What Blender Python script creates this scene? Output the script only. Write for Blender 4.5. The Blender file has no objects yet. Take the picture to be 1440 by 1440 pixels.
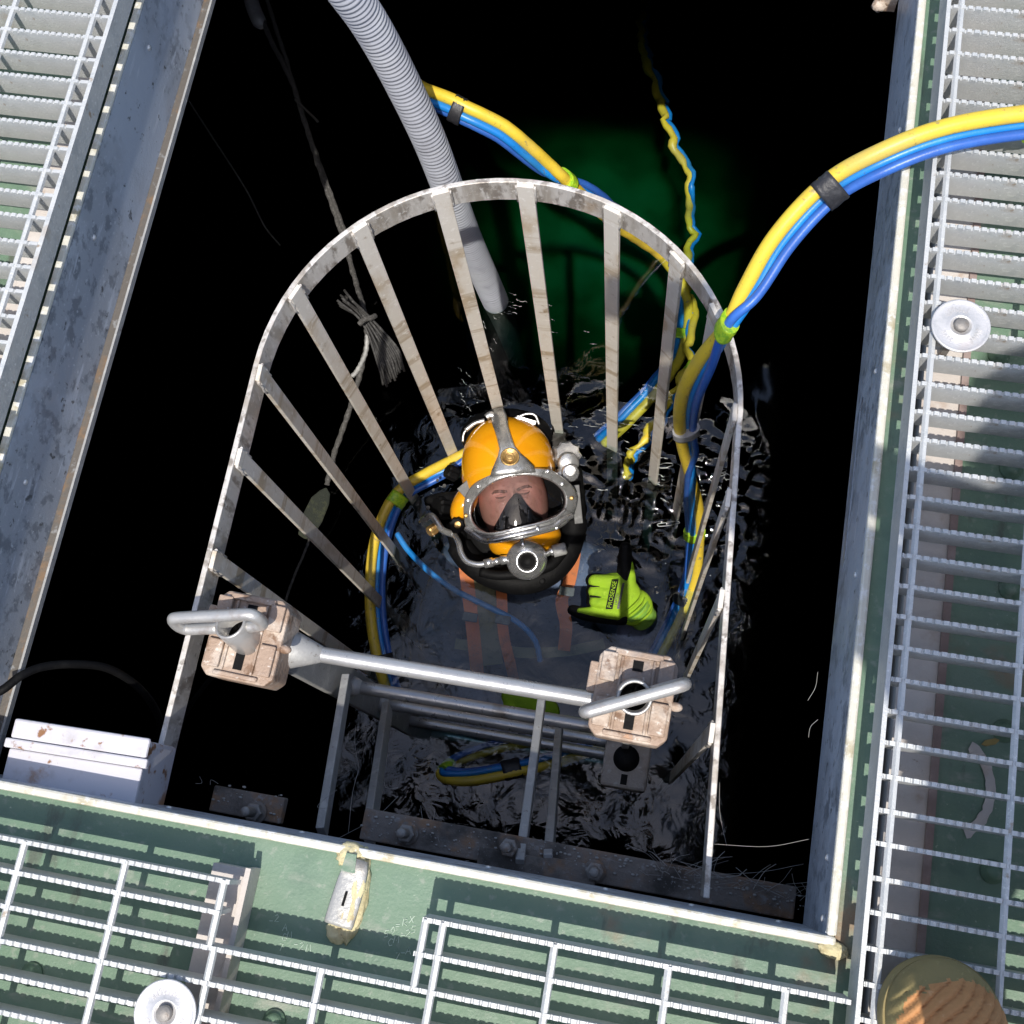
import bpy, bmesh, math, random
from mathutils import Vector, Matrix, noise
random.seed(11)
S = bpy.context.scene
C = S.collection
R = math.radians
# ------------------------------------------------------------------ camera
# metres; x along the front edge of the hatch, y away from the viewer, z up; z = 0 is the deck plate
CAM = Vector((0, 0, 1.35))
RIGHT = Vector((0.98138946, 0.17286198, -0.08362689))
DOWN = Vector((0.14414347, -0.95087928, -0.27395484))
FWD = Vector((-0.12687546, 0.25680213, -0.95809983))
F = 1621.964
cd = bpy.data.cameras.new('camera'); cam = bpy.data.objects.new('camera', cd); C.objects.link(cam)
cam.matrix_world = Matrix((
    (RIGHT.x, -DOWN.x, -FWD.x, CAM.x), (RIGHT.y, -DOWN.y, -FWD.y, CAM.y), (RIGHT.z, -DOWN.z, -FWD.z, CAM.z), (0, 0, 0, 1)))
cd.sensor_width = 36; cd.lens = F / 1440 * 36; cd.clip_start = 0.02; cd.clip_end = 400
S.camera = cam
# ------------------------------------------------------------------ world, sun, exposure
TO_SUN = Vector((0.072, -0.477, 1.0)).normalized()
w = bpy.data.worlds.new('World'); S.world = w; w.use_nodes = True
nt = w.node_tree
sky = nt.nodes.new('ShaderNodeTexSky'); sky.sky_type = 'NISHITA'; sky.sun_disc = False
sky.sun_elevation = math.asin(TO_SUN.z); sky.sun_rotation = math.atan2(TO_SUN.x, TO_SUN.y)
sky.dust_density = 2.0; sky.ozone_density = 1.1
bg = nt.nodes['Background']; bg.inputs['Strength'].default_value = 0.15
nt.links.new(sky.outputs[0], bg.inputs[0])
sl = bpy.data.lights.new('sun', 'SUN'); sl.energy = 3.6; sl.angle = R(0.53); sl.color = (1.0, 0.95, 0.87)
so = bpy.data.objects.new('sun', sl); C.objects.link(so)
so.rotation_euler = TO_SUN.to_track_quat('Z', 'Y').to_euler(); so.location = (0, -4, 8)
S.view_settings.view_transform = 'Standard'; S.view_settings.look = 'None'
S.view_settings.exposure = 0.36; S.view_settings.gamma = 1.0
S.cycles.max_bounces = 8; S.cycles.transparent_max_bounces = 16; S.cycles.volume_bounces = 0
S.cycles.caustics_reflective = False; S.cycles.caustics_refractive = False
WZ = -1.14                                             # still water level

# ------------------------------------------------------------------ helpers
def P(px, py, z):
    """the place at height z seen at this spot of the 1440 px photograph"""
    d = RIGHT * (px - 720) + DOWN * (py - 720) + FWD * F
    return CAM + d * ((z - CAM.z) / d.z)

def crom(pts, n=8):
    pts = [Vector(p) for p in pts]; out = []
    for i in range(len(pts) - 1):
        p0 = pts[i - 1] if i else pts[0] * 2 - pts[1]
        p1, p2 = pts[i], pts[i + 1]
        p3 = pts[i + 2] if i + 2 < len(pts) else p2 * 2 - p1
        for k in range(n):
            t = k / n
            out.append(0.5 * (2 * p1 + (p2 - p0) * t + (2 * p0 - 5 * p1 + 4 * p2 - p3) * t * t + (3 * p1 - p0 - 3 * p2 + p3) * t ** 3))
    out.append(pts[-1]); return out

def frames(path):
    ts = []
    for i in range(len(path)):
        a = path[max(i - 1, 0)]; b = path[min(i + 1, len(path) - 1)]
        t = (b - a); ts.append(t.normalized() if t.length > 1e-9 else (ts[-1] if ts else Vector((0, 0, 1))))
    n = ts[0].orthogonal().normalized(); out = []
    for i, t in enumerate(ts):
        n = (n - t * n.dot(t))
        n = n.normalized() if n.length > 1e-6 else t.orthogonal().normalized()
        out.append((t, n, t.cross(n)))
    return out

class MB:
    def __init__(s): s.v = []; s.f = []; s.sm = []; s.mi = []; s.cm = 0
    def face(s, f, sm=False): s.f.append(f); s.sm.append(sm); s.mi.append(s.cm)
    def box(s, lo, hi, M=None):
        b = len(s.v)
        for z in (lo[2], hi[2]):
            for x, y in ((lo[0], lo[1]), (hi[0], lo[1]), (hi[0], hi[1]), (lo[0], hi[1])):
                p = Vector((x, y, z)); s.v.append(M @ p if M else p)
        for f in ((3, 2, 1, 0), (4, 5, 6, 7), (0, 1, 5, 4), (1, 2, 6, 5), (2, 3, 7, 6), (3, 0, 4, 7)):
            s.face(tuple(b + k for k in f))
        return s
    def beam(s, a, b, wx, wy, up=(0, 0, 1)):
        a = Vector(a); b = Vector(b); t = (b - a); L = t.length; t.normalize()
        n = Vector(up); n = (n - t * n.dot(t)).normalized(); q = n.cross(t)
        M = Matrix((( q.x, n.x, t.x, a.x), (q.y, n.y, t.y, a.y), (q.z, n.z, t.z, a.z), (0, 0, 0, 1)))
        return s.box((-wx / 2, -wy / 2, 0), (wx / 2, wy / 2, L), M)
    def tube(s, path, r, seg=10, caps=True, sm=True, closed=False):
        path = [Vector(p) for p in path]; fr = frames(path); b = len(s.v); n = len(path)
        for i, p in enumerate(path):
            ri = r(i / (n - 1)) if callable(r) else (r[i] if isinstance(r, (list, tuple)) else r)
            for k in range(seg):
                a = 2 * math.pi * k / seg
                s.v.append(p + (fr[i][1] * math.cos(a) + fr[i][2] * math.sin(a)) * ri)
        for i in range(n - 1):
            for k in range(seg):
                k2 = (k + 1) % seg
                s.face((b + i * seg + k, b + i * seg + k2, b + (i + 1) * seg + k2, b + (i + 1) * seg + k), sm)
        if caps:
            s.face(tuple(b + k for k in range(seg))[::-1]); s.face(tuple(b + (n - 1) * seg + k for k in range(seg)))
        return s
    def lathe(s, prof, M, seg=24, sm=True):
        """prof: (radius, height) pairs turned round local z"""
        b = len(s.v); n = len(prof)
        for r_, h in prof:
            for k in range(seg):
                a = 2 * math.pi * k / seg
                s.v.append(M @ Vector((r_ * math.cos(a), r_ * math.sin(a), h)))
        for i in range(n - 1):
            for k in range(seg):
                k2 = (k + 1) % seg
                s.face((b + i * seg + k, b + i * seg + k2, b + (i + 1) * seg + k2, b + (i + 1) * seg + k), sm)
        s.face(tuple(b + k for k in range(seg))[::-1]); s.face(tuple(b + (n - 1) * seg + k for k in range(seg)))
        return s
    def prism(s, poly, M, h):
        """flat outline (x, y) extruded from local z = 0 to h"""
        b = len(s.v); n = len(poly)
        for z in (0, h):
            for x, y in poly: s.v.append(M @ Vector((x, y, z)))
        s.face(tuple(b + k for k in range(n))[::-1]); s.face(tuple(b + n + k for k in range(n)))
        for k in range(n):
            k2 = (k + 1) % n; s.face((b + k, b + k2, b + n + k2, b + n + k))
        return s
    def ell(s, c, rad, M=None, nu=24, nv=14, fn=None):
        b = len(s.v); c = Vector(c)
        for j in range(nv + 1):
            th = math.pi * j / nv
            for i in range(nu):
                ph = 2 * math.pi * i / nu
                p = Vector((math.sin(th) * math.cos(ph), math.sin(th) * math.sin(ph), math.cos(th)))
                q = Vector((p.x * rad[0], p.y * rad[1], p.z * rad[2]))
                if fn: q = fn(p, q)
                q = q + c; s.v.append(M @ q if M else q)
        for j in range(nv):
            for i in range(nu):
                i2 = (i + 1) % nu
                s.face((b + j * nu + i, b + (j + 1) * nu + i, b + (j + 1) * nu + i2, b + j * nu + i2), True)
        return s
    def build(s, name, m, parent=None, bevel=0, **props):
        off = root_loc(parent)
        me = bpy.data.meshes.new(name)
        me.from_pydata([tuple(v - off) for v in s.v], [], s.f); me.update()
        for p, sm, mi in zip(me.polygons, s.sm, s.mi): p.use_smooth = sm; p.material_index = mi
        for mm in (m if isinstance(m, (list, tuple)) else [m]): me.materials.append(mm)
        bm = bmesh.new(); bm.from_mesh(me)
        bmesh.ops.remove_doubles(bm, verts=bm.verts, dist=1e-6)
        bmesh.ops.recalc_face_normals(bm, faces=bm.faces); bm.to_mesh(me); bm.free()
        o = bpy.data.objects.new(name, me); C.objects.link(o)
        if parent: o.parent = parent
        if bevel:
            b = o.modifiers.new('Bevel', 'BEVEL'); b.width = bevel; b.segments = 2; b.limit_method = 'ANGLE'; b.angle_limit = R(35)
        for k, v in props.items(): o[k] = v
        return o

ROOT = {}
def root_loc(o):
    while o is not None and o.parent: o = o.parent
    return ROOT.get(o.name, Vector((0, 0, 0))) if o else Vector((0, 0, 0))
def thing(name, loc, label, cat, group=None):
    o = bpy.data.objects.new(name, None); C.objects.link(o); o.location = loc; o.empty_display_size = .05
    ROOT[o.name] = Vector(loc); o['label'] = label; o['category'] = cat
    if group: o['group'] = group
    return o
def tag(o, label, cat, group=None):
    o['label'] = label; o['category'] = cat
    if group: o['group'] = group
    return o
def dup(o, dloc, parent=None):
    c = o.copy(); C.objects.link(c); c.location = o.location + Vector(dloc)
    if parent: c.parent = parent
    return c
def frame_at(o, x, y=None, z=None):
    """matrix with origin o; x, z given directions (y follows)"""
    z = Vector(z).normalized(); x = Vector(x); x = (x - z * x.dot(z)).normalized(); y = z.cross(x)
    o = Vector(o)
    return Matrix(((x.x, y.x, z.x, o.x), (x.y, y.y, z.y, o.y), (x.z, y.z, z.z, o.z), (0, 0, 0, 1)))
def T(x, y, z): return Matrix.Translation((x, y, z))

# ------------------------------------------------------------------ materials
def mat(name, col, rough=.5, metal=0., layers=(), bump=0., bscale=200., spec=.5, coat=0., rvar=0., stretch=None, bump2=None):
    """layers: (scale, colour, lo, hi, detail[, stretch]) noise patches laid over the base colour"""
    m = bpy.data.materials.new(name); m.use_nodes = True; n = m.node_tree; L = n.links
    b = n.nodes['Principled BSDF']
    b.inputs['Roughness'].default_value = rough; b.inputs['Metallic'].default_value = metal
    b.inputs['Specular IOR Level'].default_value = spec; b.inputs['Coat Weight'].default_value = coat
    b.inputs['Base Color'].default_value = (*col, 1)
    tc = n.nodes.new('ShaderNodeTexCoord')
    def nz(scale, detail=6, st=None, rgh=.6):
        mp = n.nodes.new('ShaderNodeMapping'); L.new(tc.outputs['Object'], mp.inputs[0])
        if st: mp.inputs['Scale'].default_value = st
        t = n.nodes.new('ShaderNodeTexNoise'); t.inputs['Scale'].default_value = scale; t.inputs['Detail'].default_value = detail
        t.inputs['Roughness'].default_value = rgh
        L.new(mp.outputs[0], t.inputs['Vector']); return t.outputs['Fac']
    prev = None
    for ly in layers:
        sc, c2, lo, hi = ly[:4]; det = ly[4] if len(ly) > 4 else 6; st = ly[5] if len(ly) > 5 else stretch
        r = n.nodes.new('ShaderNodeMapRange'); r.inputs[1].default_value = lo; r.inputs[2].default_value = hi; r.interpolation_type = 'SMOOTHSTEP'
        L.new(nz(sc, det, st), r.inputs[0])
        mx = n.nodes.new('ShaderNodeMix'); mx.data_type = 'RGBA'
        L.new(r.outputs[0], mx.inputs[0])
        if prev: L.new(prev, mx.inputs[6])
        else: mx.inputs[6].default_value = (*col, 1)
        mx.inputs[7].default_value = (*c2, 1); prev = mx.outputs[2]
    if prev: L.new(prev, b.inputs['Base Color'])
    if rvar:
        r = n.nodes.new('ShaderNodeMapRange'); r.inputs[1].default_value = .3; r.inputs[2].default_value = .7
        r.inputs[3].default_value = max(rough - rvar, .02); r.inputs[4].default_value = min(rough + rvar, 1)
        L.new(nz(60, 6, stretch), r.inputs[0]); L.new(r.outputs[0], b.inputs['Roughness'])
    if bump:
        bp = n.nodes.new('ShaderNodeBump'); bp.inputs['Strength'].default_value = bump; bp.inputs['Distance'].default_value = .002
        L.new(nz(bscale, 5, stretch), bp.inputs['Height']); L.new(bp.outputs[0], b.inputs['Normal'])
    return m

M = {}
M['galv'] = mat('galvanised steel', (.38, .415, .465), .42, .05, [(7, (.60, .65, .72), .46, .66), (40, (.22, .245, .28), .5, .62), (130, (.52, .56, .60), .60, .68), (3.5, (.45, .50, .57), .46, .62), (28, (.55, .59, .65), .58, .68, 8, (1, .35, 2)), (70, (.10, .11, .12), .62, .70)], .25, 240, rvar=.12)
M['galv_brown'] = mat('stained steel', (.13, .115, .10), .6, .2, [(25, (.22, .14, .08), .5, .68), (60, (.26, .26, .26), .58, .7)], .4, 150)
M['edge'] = mat('weathered edge', (.62, .6, .52), .5, .1, [(30, (.45, .40, .28), .52, .7), (90, (.72, .72, .70), .5, .65)], .4, 180)
M['grate'] = mat('galvanised grating', (.54, .55, .545), .48, .2, [(40, (.43, .45, .46), .45, .7), (220, (.68, .69, .685), .55, .7), (16, (.42, .37, .31), .56, .70), (60, (.33, .27, .21), .63, .72), (4, (.52, .53, .53), .45, .6)], .35, 400, rvar=.1)
M['green'] = mat('green deck paint', (.132, .215, .146), .5, 0, [(6, (.165, .24, .175), .45, .7), (14, (.108, .18, .127), .5, .7), (70, (.215, .27, .21), .56, .70), (5.5, (.235, .165, .10), .585, .72), (24, (.26, .29, .235), .58, .72, 8, (.4, 1, 1)), (18, (.09, .115, .085), .6, .7, 8, (1, .3, 1)), (420, (.33, .35, .31), .69, .72), (300, (.10, .17, .12), .64, .70), (170, (.34, .40, .31), .66, .72)], .25, 260, rvar=.12)
M['beige'] = mat('painted channel', (.52, .47, .43), .6, 0, [(7, (.60, .56, .53), .45, .65), (22, (.40, .31, .25), .56, .74), (120, (.35, .28, .22), .66, .75)], .3, 200)
M['brown_flange'] = mat('brown flange', (.24, .17, .15), .65, 0, [(20, (.33, .26, .24), .45, .7)], .3, 200)
M['steel'] = mat('stainless flat bar', (.63, .60, .56), .38, .2, [(55, (.26, .23, .20), .5, .62, 8, (1, 1, .3)), (30, (.40, .36, .31), .45, .66, 6, (1, 1, .25)), (90, (.75, .72, .68), .56, .7), (9, (.42, .32, .22), .56, .74)], .3, 220, rvar=.14)
M['steel_tan'] = mat('stained flat bar', (.70, .655, .585), .5, .05, [(9, (.44, .36, .26), .53, .64, 4, (.08, .08, 2.2)), (14, (.50, .40, .28), .5, .7, 6, (1, 1, .5)), (80, (.80, .76, .70), .55, .7), (35, (.34, .26, .17), .6, .74)], .3, 220)
M['pipe'] = mat('brushed stainless pipe', (.50, .50, .50), .33, .55, [(60, (.40, .40, .40), .45, .7, 6, (.15, 1, 1)), (14, (.30, .27, .24), .58, .75)], .15, 300, rvar=.1)
M['post'] = mat('grey strut', (.36, .36, .355), .5, .15, [(40, (.47, .47, .455), .5, .7), (120, (.16, .14, .12), .6, .74)], .3, 260)
M['bronze'] = mat('dirty cast bronze', (.36, .26, .195), .62, .1, [(22, (.55, .46, .38), .46, .62), (38, (.20, .12, .075), .54, .66), (95, (.66, .60, .54), .6, .7), (11, (.28, .23, .20), .52, .66), (60, (.45, .27, .17), .6, .7, 6, (1, .3, 1))], 1.0, 130)
M['dull'] = mat('dull loop steel', (.50, .49, .47), .38, .5, [(40, (.40, .36, .33), .5, .7), (15, (.50, .38, .31), .58, .72)], .2, 220, rvar=.1)
M['rust'] = mat('rusty ledge', (.19, .165, .145), .8, 0, [(25, (.26, .155, .09), .48, .66), (70, (.27, .26, .25), .57, .7), (12, (.05, .045, .04), .5, .7), (240, (.36, .35, .34), .62, .7)], .8, 140)
M['bolt'] = mat('weathered bolt', (.27, .25, .23), .55, .35, [(60, (.20, .14, .10), .5, .7), (140, (.36, .35, .33), .55, .7)], .4, 300)
M['yellow'] = mat('yellow hose', (.72, .52, .045), .42, 0, [(25, (.64, .44, .05), .5, .75), (9, (.58, .43, .09), .48, .7), (120, (.40, .29, .06), .62, .72), (55, (.36, .28, .10), .63, .70)], .12, 350)
M['blue'] = mat('blue hose', (.012, .20, .60), .36, 0, [(30, (.015, .25, .70), .45, .7), (10, (.03, .20, .46), .5, .7), (120, (.02, .11, .30), .60, .72), (60, (.10, .20, .34), .64, .71)], .12, 350)
M['blue_dark'] = mat('deep blue hose', (.03, .11, .42), .36, 0, [(30, (.035, .14, .50), .45, .7)], .12, 350)
M['tape'] = mat('black tape', (.02, .02, .024), .45, 0, [(80, (.04, .04, .045), .5, .7)], .4, 200)
M['tape_green'] = mat('yellow-green tape', (.42, .62, .03), .4, 0, [(160, (.24, .50, .03), .48, .58)], .5, 250)
M['tape_grey'] = mat('grey tape', (.33, .33, .34), .45, 0, [(80, (.26, .26, .27), .5, .7)], .4, 200)
M['pvc'] = mat('grey pvc hose', (.33, .345, .39), .40, 0, [(20, (.28, .29, .33), .5, .7), (7, (.38, .395, .43), .5, .7)], .06, 300)
M['rope'] = mat('old grey rope', (.07, .067, .063), .85, 0, [(150, (.14, .135, .13), .5, .65)], 1.0, 600)
M['black'] = mat('black rubber', (.0045, .0045, .005), .6, 0, [(60, (.009, .009, .009), .5, .7)], .35, 220, spec=.12)
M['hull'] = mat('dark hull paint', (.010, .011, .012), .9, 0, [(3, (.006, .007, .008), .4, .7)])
M['web'] = mat('cobweb', (.34, .33, .31), .9)
M['boxw'] = mat('rust stained white plastic', (.55, .54, .58), .5, 0, [(30, (.47, .45, .47), .52, .7), (16, (.36, .20, .11), .56, .68), (42, (.24, .115, .05), .60, .68)], .15, 200)
M['washer'] = mat('zinc washer', (.62, .61, .61), .40, .35, [(90, (.52, .52, .52), .5, .7), (14, (.60, .55, .53), .55, .7)], .25, 400)
M['foam'] = mat('old sealant foam', (.62, .55, .33), .8, 0, [(60, (.48, .40, .22), .5, .7), (22, (.36, .26, .17), .58, .72)], .9, 160)
M['screw'] = mat('bright screw head', (.75, .75, .74), .3, .4)
M['scratch'] = mat('chalk scratch', (.50, .60, .50), .9)
M['label'] = mat('clear label strip', (.36, .40, .45), .25, .1, [(500, (.08, .09, .10), .62, .66, 3, (1, .35, 1))])
M['painted_murk'] = mat('dark fouling', (.016, .020, .014), .9, 0, [(60, (.035, .04, .02), .5, .7)], .8, 160)  # near-black colour that stands in for the darkness of the water
M['rust_pale'] = mat('worn pale casting', (.34, .30, .26), .7, 0, [(30, (.22, .18, .15), .5, .68), (80, (.45, .42, .38), .56, .7)], .7, 140)
M['leaf'] = mat('dead leaf', (.33, .24, .08), .8, 0, [(60, (.2, .12, .05), .5, .7)])

# ------------------------------------------------------------------ setting: deck, hull, water, bottom
HX0, HX1, HY0, HY1 = -.836, .240, -.055, 1.292         # clear opening of the hatch
SRC = [((-.30, .70), .006, 60), ((-.06, .52), .004, 75), ((.01, .83), .006, 62), ((-.38, 1.33), .004, 70), ((-.02, .845), .004, 85), ((-.13, .87), .003, 85)]
def wave(x, y):
    """height of the disturbed water: lively round the diver, calm outside the cage"""
    dx = max(abs(x + .245) - .30, 0); dy = max(abs(y - .48) - .42, 0)
    k = .07 + .93 * math.exp(-((dx / .10) ** 2 + (dy / .16) ** 2))
    z = k * (.0034 * noise.noise((x * 7, y * 7, 0)) + .0024 * noise.noise((x * 17, y * 15, 3)))
    for (cx, cy), a, q in SRC:
        d = math.hypot(x - cx, y - cy); z += k * a * math.exp(-d * 8) * math.sin(d * q)
    z += .019 * math.exp(-(((x - .02) / .17) ** 2 + ((y - .76) / .12) ** 2)) * noise.noise((x * 36, y * 48, 7))
    z += .016 * math.exp(-(((x + .36) / .07) ** 2 + ((y - 1.30) / .10) ** 2)) * noise.noise((x * 40, y * 40, 7))
    return z
def build_setting():
    d = MB(); z0, z1 = -.02, 0.
    d.box((-5, -5, z0), (HX0 - .012, HY0 - .02, z1)); d.box((-5, HY0 - .02, z0), (HX0 - .028, 5, z1))
    d.box((HX0 - .012, -5, z0), (.262, HY0 - .008, z1))
    d.box((HX0 - .012, HY1 + .008, z0), (.262, 5, z1))
    d.box((HX1 + .010, HY0 - .008, z0), (.2735, HY1 + .008, z1))
    d.box((.262, -.75, z0), (.2735, HY0 - .008, z1)); d.box((.262, HY1 + .008, z0), (.2735, 1.6, z1))
    d.box((.262, -5, z0), (5, -.75, z1)); d.box((.262, 1.6, z0), (5, 5, z1))
    d.box((.336, -.75, z0), (5, 1.6, z1))
    d.build('deck', M['green'], kind='structure')
    c = MB(); c.box((.291, -.75, -.06), (.3345, 1.6, .004)); c.build('support_channel', M['beige'], kind='structure')
    c = MB(); c.box((.3345, -.75, .0), (.343, 1.6, .009)); c.build('channel_flange', M['brown_flange'], kind='structure')
    c = MB(); c.box((-.905, -.05, .0), (-.872, 1.6, .006)); c.build('side_channel', M['beige'], kind='structure')
    h = MB()
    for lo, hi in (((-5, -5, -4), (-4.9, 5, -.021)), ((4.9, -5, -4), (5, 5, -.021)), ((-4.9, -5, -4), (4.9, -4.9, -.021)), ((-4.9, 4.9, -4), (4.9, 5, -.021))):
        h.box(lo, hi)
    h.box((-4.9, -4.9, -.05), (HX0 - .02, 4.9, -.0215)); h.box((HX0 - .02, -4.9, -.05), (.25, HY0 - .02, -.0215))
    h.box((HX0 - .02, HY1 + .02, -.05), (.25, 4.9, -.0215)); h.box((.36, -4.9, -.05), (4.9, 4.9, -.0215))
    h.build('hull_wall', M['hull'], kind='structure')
    # water: one closed body, its top a dense wave sheet round the cage
    m = bpy.data.materials.new('harbour water'); m.use_nodes = True; n = m.node_tree; L = n.links; n.nodes.clear()
    out = n.nodes.new('ShaderNodeOutputMaterial')
    tr = n.nodes.new('ShaderNodeBsdfTransparent'); tr.inputs[0].default_value = (.90, .96, .95, 1)
    gl = n.nodes.new('ShaderNodeBsdfGlossy'); gl.inputs['Roughness'].default_value = .045; gl.inputs[0].default_value = (1, 1, 1, 1)
    fr = n.nodes.new('ShaderNodeFresnel'); fr.inputs[0].default_value = 1.62
    mx = n.nodes.new('ShaderNodeMixShader')
    tc = n.nodes.new('ShaderNodeTexCoord')
    n1 = n.nodes.new('ShaderNodeTexNoise'); n1.inputs['Scale'].default_value = 20; n1.inputs['Detail'].default_value = 3; n1.inputs['Distortion'].default_value = .8
    L.new(tc.outputs['Object'], n1.inputs['Vector'])
    bp = n.nodes.new('ShaderNodeBump'); bp.inputs['Strength'].default_value = .6; bp.inputs['Distance'].default_value = .0035
    mp = n.nodes.new('ShaderNodeMapping'); mp.inputs['Location'].default_value = (.245 * 2.1, -.48 * 1.6, 1.14); mp.inputs['Scale'].default_value = (2.1, 1.6, 1)
    ln = n.nodes.new('ShaderNodeVectorMath'); ln.operation = 'LENGTH'; L.new(tc.outputs['Object'], mp.inputs[0]); L.new(mp.outputs[0], ln.inputs[0])
    mr = n.nodes.new('ShaderNodeMapRange'); mr.interpolation_type = 'SMOOTHSTEP'
    for i_, v_ in ((1, .7), (2, 1.25), (3, 1.0), (4, .06)): mr.inputs[i_].default_value = v_
    L.new(ln.outputs['Value'], mr.inputs[0])
    ml = n.nodes.new('ShaderNodeMath'); ml.operation = 'MULTIPLY'; L.new(n1.outputs[0], ml.inputs[0]); L.new(mr.outputs[0], ml.inputs[1])
    L.new(ml.outputs[0], bp.inputs['Height'])
    L.new(bp.outputs[0], gl.inputs['Normal']); L.new(bp.outputs[0], fr.inputs['Normal'])
    L.new(fr.outputs[0], mx.inputs[0]); L.new(tr.outputs[0], mx.inputs[1]); L.new(gl.outputs[0], mx.inputs[2])
    L.new(mx.outputs[0], out.inputs['Surface'])
    va = n.nodes.new('ShaderNodeVolumeAbsorption'); va.inputs[0].default_value = (.40, .68, .70, 1); va.inputs['Density'].default_value = 3.4
    L.new(va.outputs[0], out.inputs['Volume'])
    b = MB()
    def axis(a, b, c, d, fine, coarse):
        out = [-4.85]; v = a
        while v < d: out.append(v); v += fine if b <= v < c else coarse
        return out + [4.85]
    xs = axis(-1.5, -.50, .20, .95, .0062, .02); ys = axis(-.6, .50, 1.18, 2.3, .0062, .02)
    for y in ys:
        for x in xs:
            z = wave(x, y) if -1.6 < x < .95 and -.7 < y < 2.3 else 0
            b.v.append(Vector((x, y, WZ + z)))
    nx = len(xs)
    for j in range(len(ys) - 1):
        for i in range(nx - 1): b.face((j * nx + i, j * nx + i + 1, (j + 1) * nx + i + 1, (j + 1) * nx + i), True)
    k = len(b.v)
    for x, y in ((xs[0], ys[0]), (xs[-1], ys[0]), (xs[-1], ys[-1]), (xs[0], ys[-1])): b.v.append(Vector((x, y, -3.9)))
    b.face((k + 3, k + 2, k + 1, k))
    rim = [[i for i in range(nx)], [j * nx + nx - 1 for j in range(len(ys))], [(len(ys) - 1) * nx + i for i in range(nx)][::-1], [j * nx for j in range(len(ys))][::-1]]
    for q, e in enumerate(rim): b.face(tuple(e) + (k + (q + 1) % 4, k + q))
    b.build('water', m, kind='structure')
    e = MB()      # open water round the hull, out to the horizon
    for lo, hi in (((-300, -300), (300, -5.0)), ((-300, 5.0), (300, 300)), ((-300, -5.0), (-5.0, 5.0)), ((5.0, -5.0), (300, 5.0))):
        k = len(e.v); e.v += [Vector((lo[0], lo[1], WZ)), Vector((hi[0], lo[1], WZ)), Vector((hi[0], hi[1], WZ)), Vector((lo[0], hi[1], WZ))]; e.face((k, k + 1, k + 2, k + 3))
    e.build('sea', mat('open sea', (.012, .035, .035), .08, 0, [(.4, (.02, .05, .05), .4, .7)], .8, 1.5), kind='structure')
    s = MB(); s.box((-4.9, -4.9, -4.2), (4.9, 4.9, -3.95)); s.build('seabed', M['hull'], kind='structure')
    # a cloud of green algae in the water that glows where the sun reaches it through the hatch
    m = bpy.data.materials.new('algae cloud'); m.use_nodes = True; n = m.node_tree; L = n.links; n.nodes.clear()
    out = n.nodes.new('ShaderNodeOutputMaterial'); pv = n.nodes.new('ShaderNodeVolumeScatter'); pv.inputs['Anisotropy'].default_value = 0
    pv.inputs[0].default_value = (.03, .60, .115, 1)
    tc = n.nodes.new('ShaderNodeTexCoord'); ln = n.nodes.new('ShaderNodeVectorMath'); ln.operation = 'LENGTH'
    L.new(tc.outputs['Object'], ln.inputs[0])
    mr = n.nodes.new('ShaderNodeMapRange'); mr.interpolation_type = 'SMOOTHERSTEP'
    for i_, v_ in ((1, 0.05), (2, 1.0), (3, 1.0), (4, 0.0)): mr.inputs[i_].default_value = v_
    L.new(ln.outputs['Value'], mr.inputs[0])
    nz = n.nodes.new('ShaderNodeTexNoise'); nz.inputs['Scale'].default_value = 5.2; nz.inputs['Detail'].default_value = 3; L.new(tc.outputs['Object'], nz.inputs['Vector'])
    m2 = n.nodes.new('ShaderNodeMapRange'); m2.inputs[1].default_value = .38; m2.inputs[2].default_value = .66; m2.inputs[3].default_value = 0; m2.inputs[4].default_value = 2.7; L.new(nz.outputs[0], m2.inputs[0])
    mu = n.nodes.new('ShaderNodeMath'); mu.operation = 'MULTIPLY'; pw = n.nodes.new('ShaderNodeMath'); pw.operation = 'POWER'; pw.inputs[1].default_value = 1.8; L.new(mr.outputs[0], pw.inputs[0]); L.new(pw.outputs[0], mu.inputs[0]); L.new(m2.outputs[0], mu.inputs[1])
    mk = n.nodes.new('ShaderNodeMath'); mk.operation = 'MULTIPLY'; mk.inputs[1].default_value = 2.5; L.new(mu.outputs[0], mk.inputs[0])
    L.new(mk.outputs[0], pv.inputs['Density']); L.new(pv.outputs[0], out.inputs['Volume'])
    g = MB(); g.ell((0, 0, 0), (1, 1, 1), None, 24, 16)
    o = g.build('algae_cloud', m, kind='stuff'); o.location = (-.26, 1.68, -1.76); o.scale = (.66, .56, .50)
build_setting()

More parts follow.
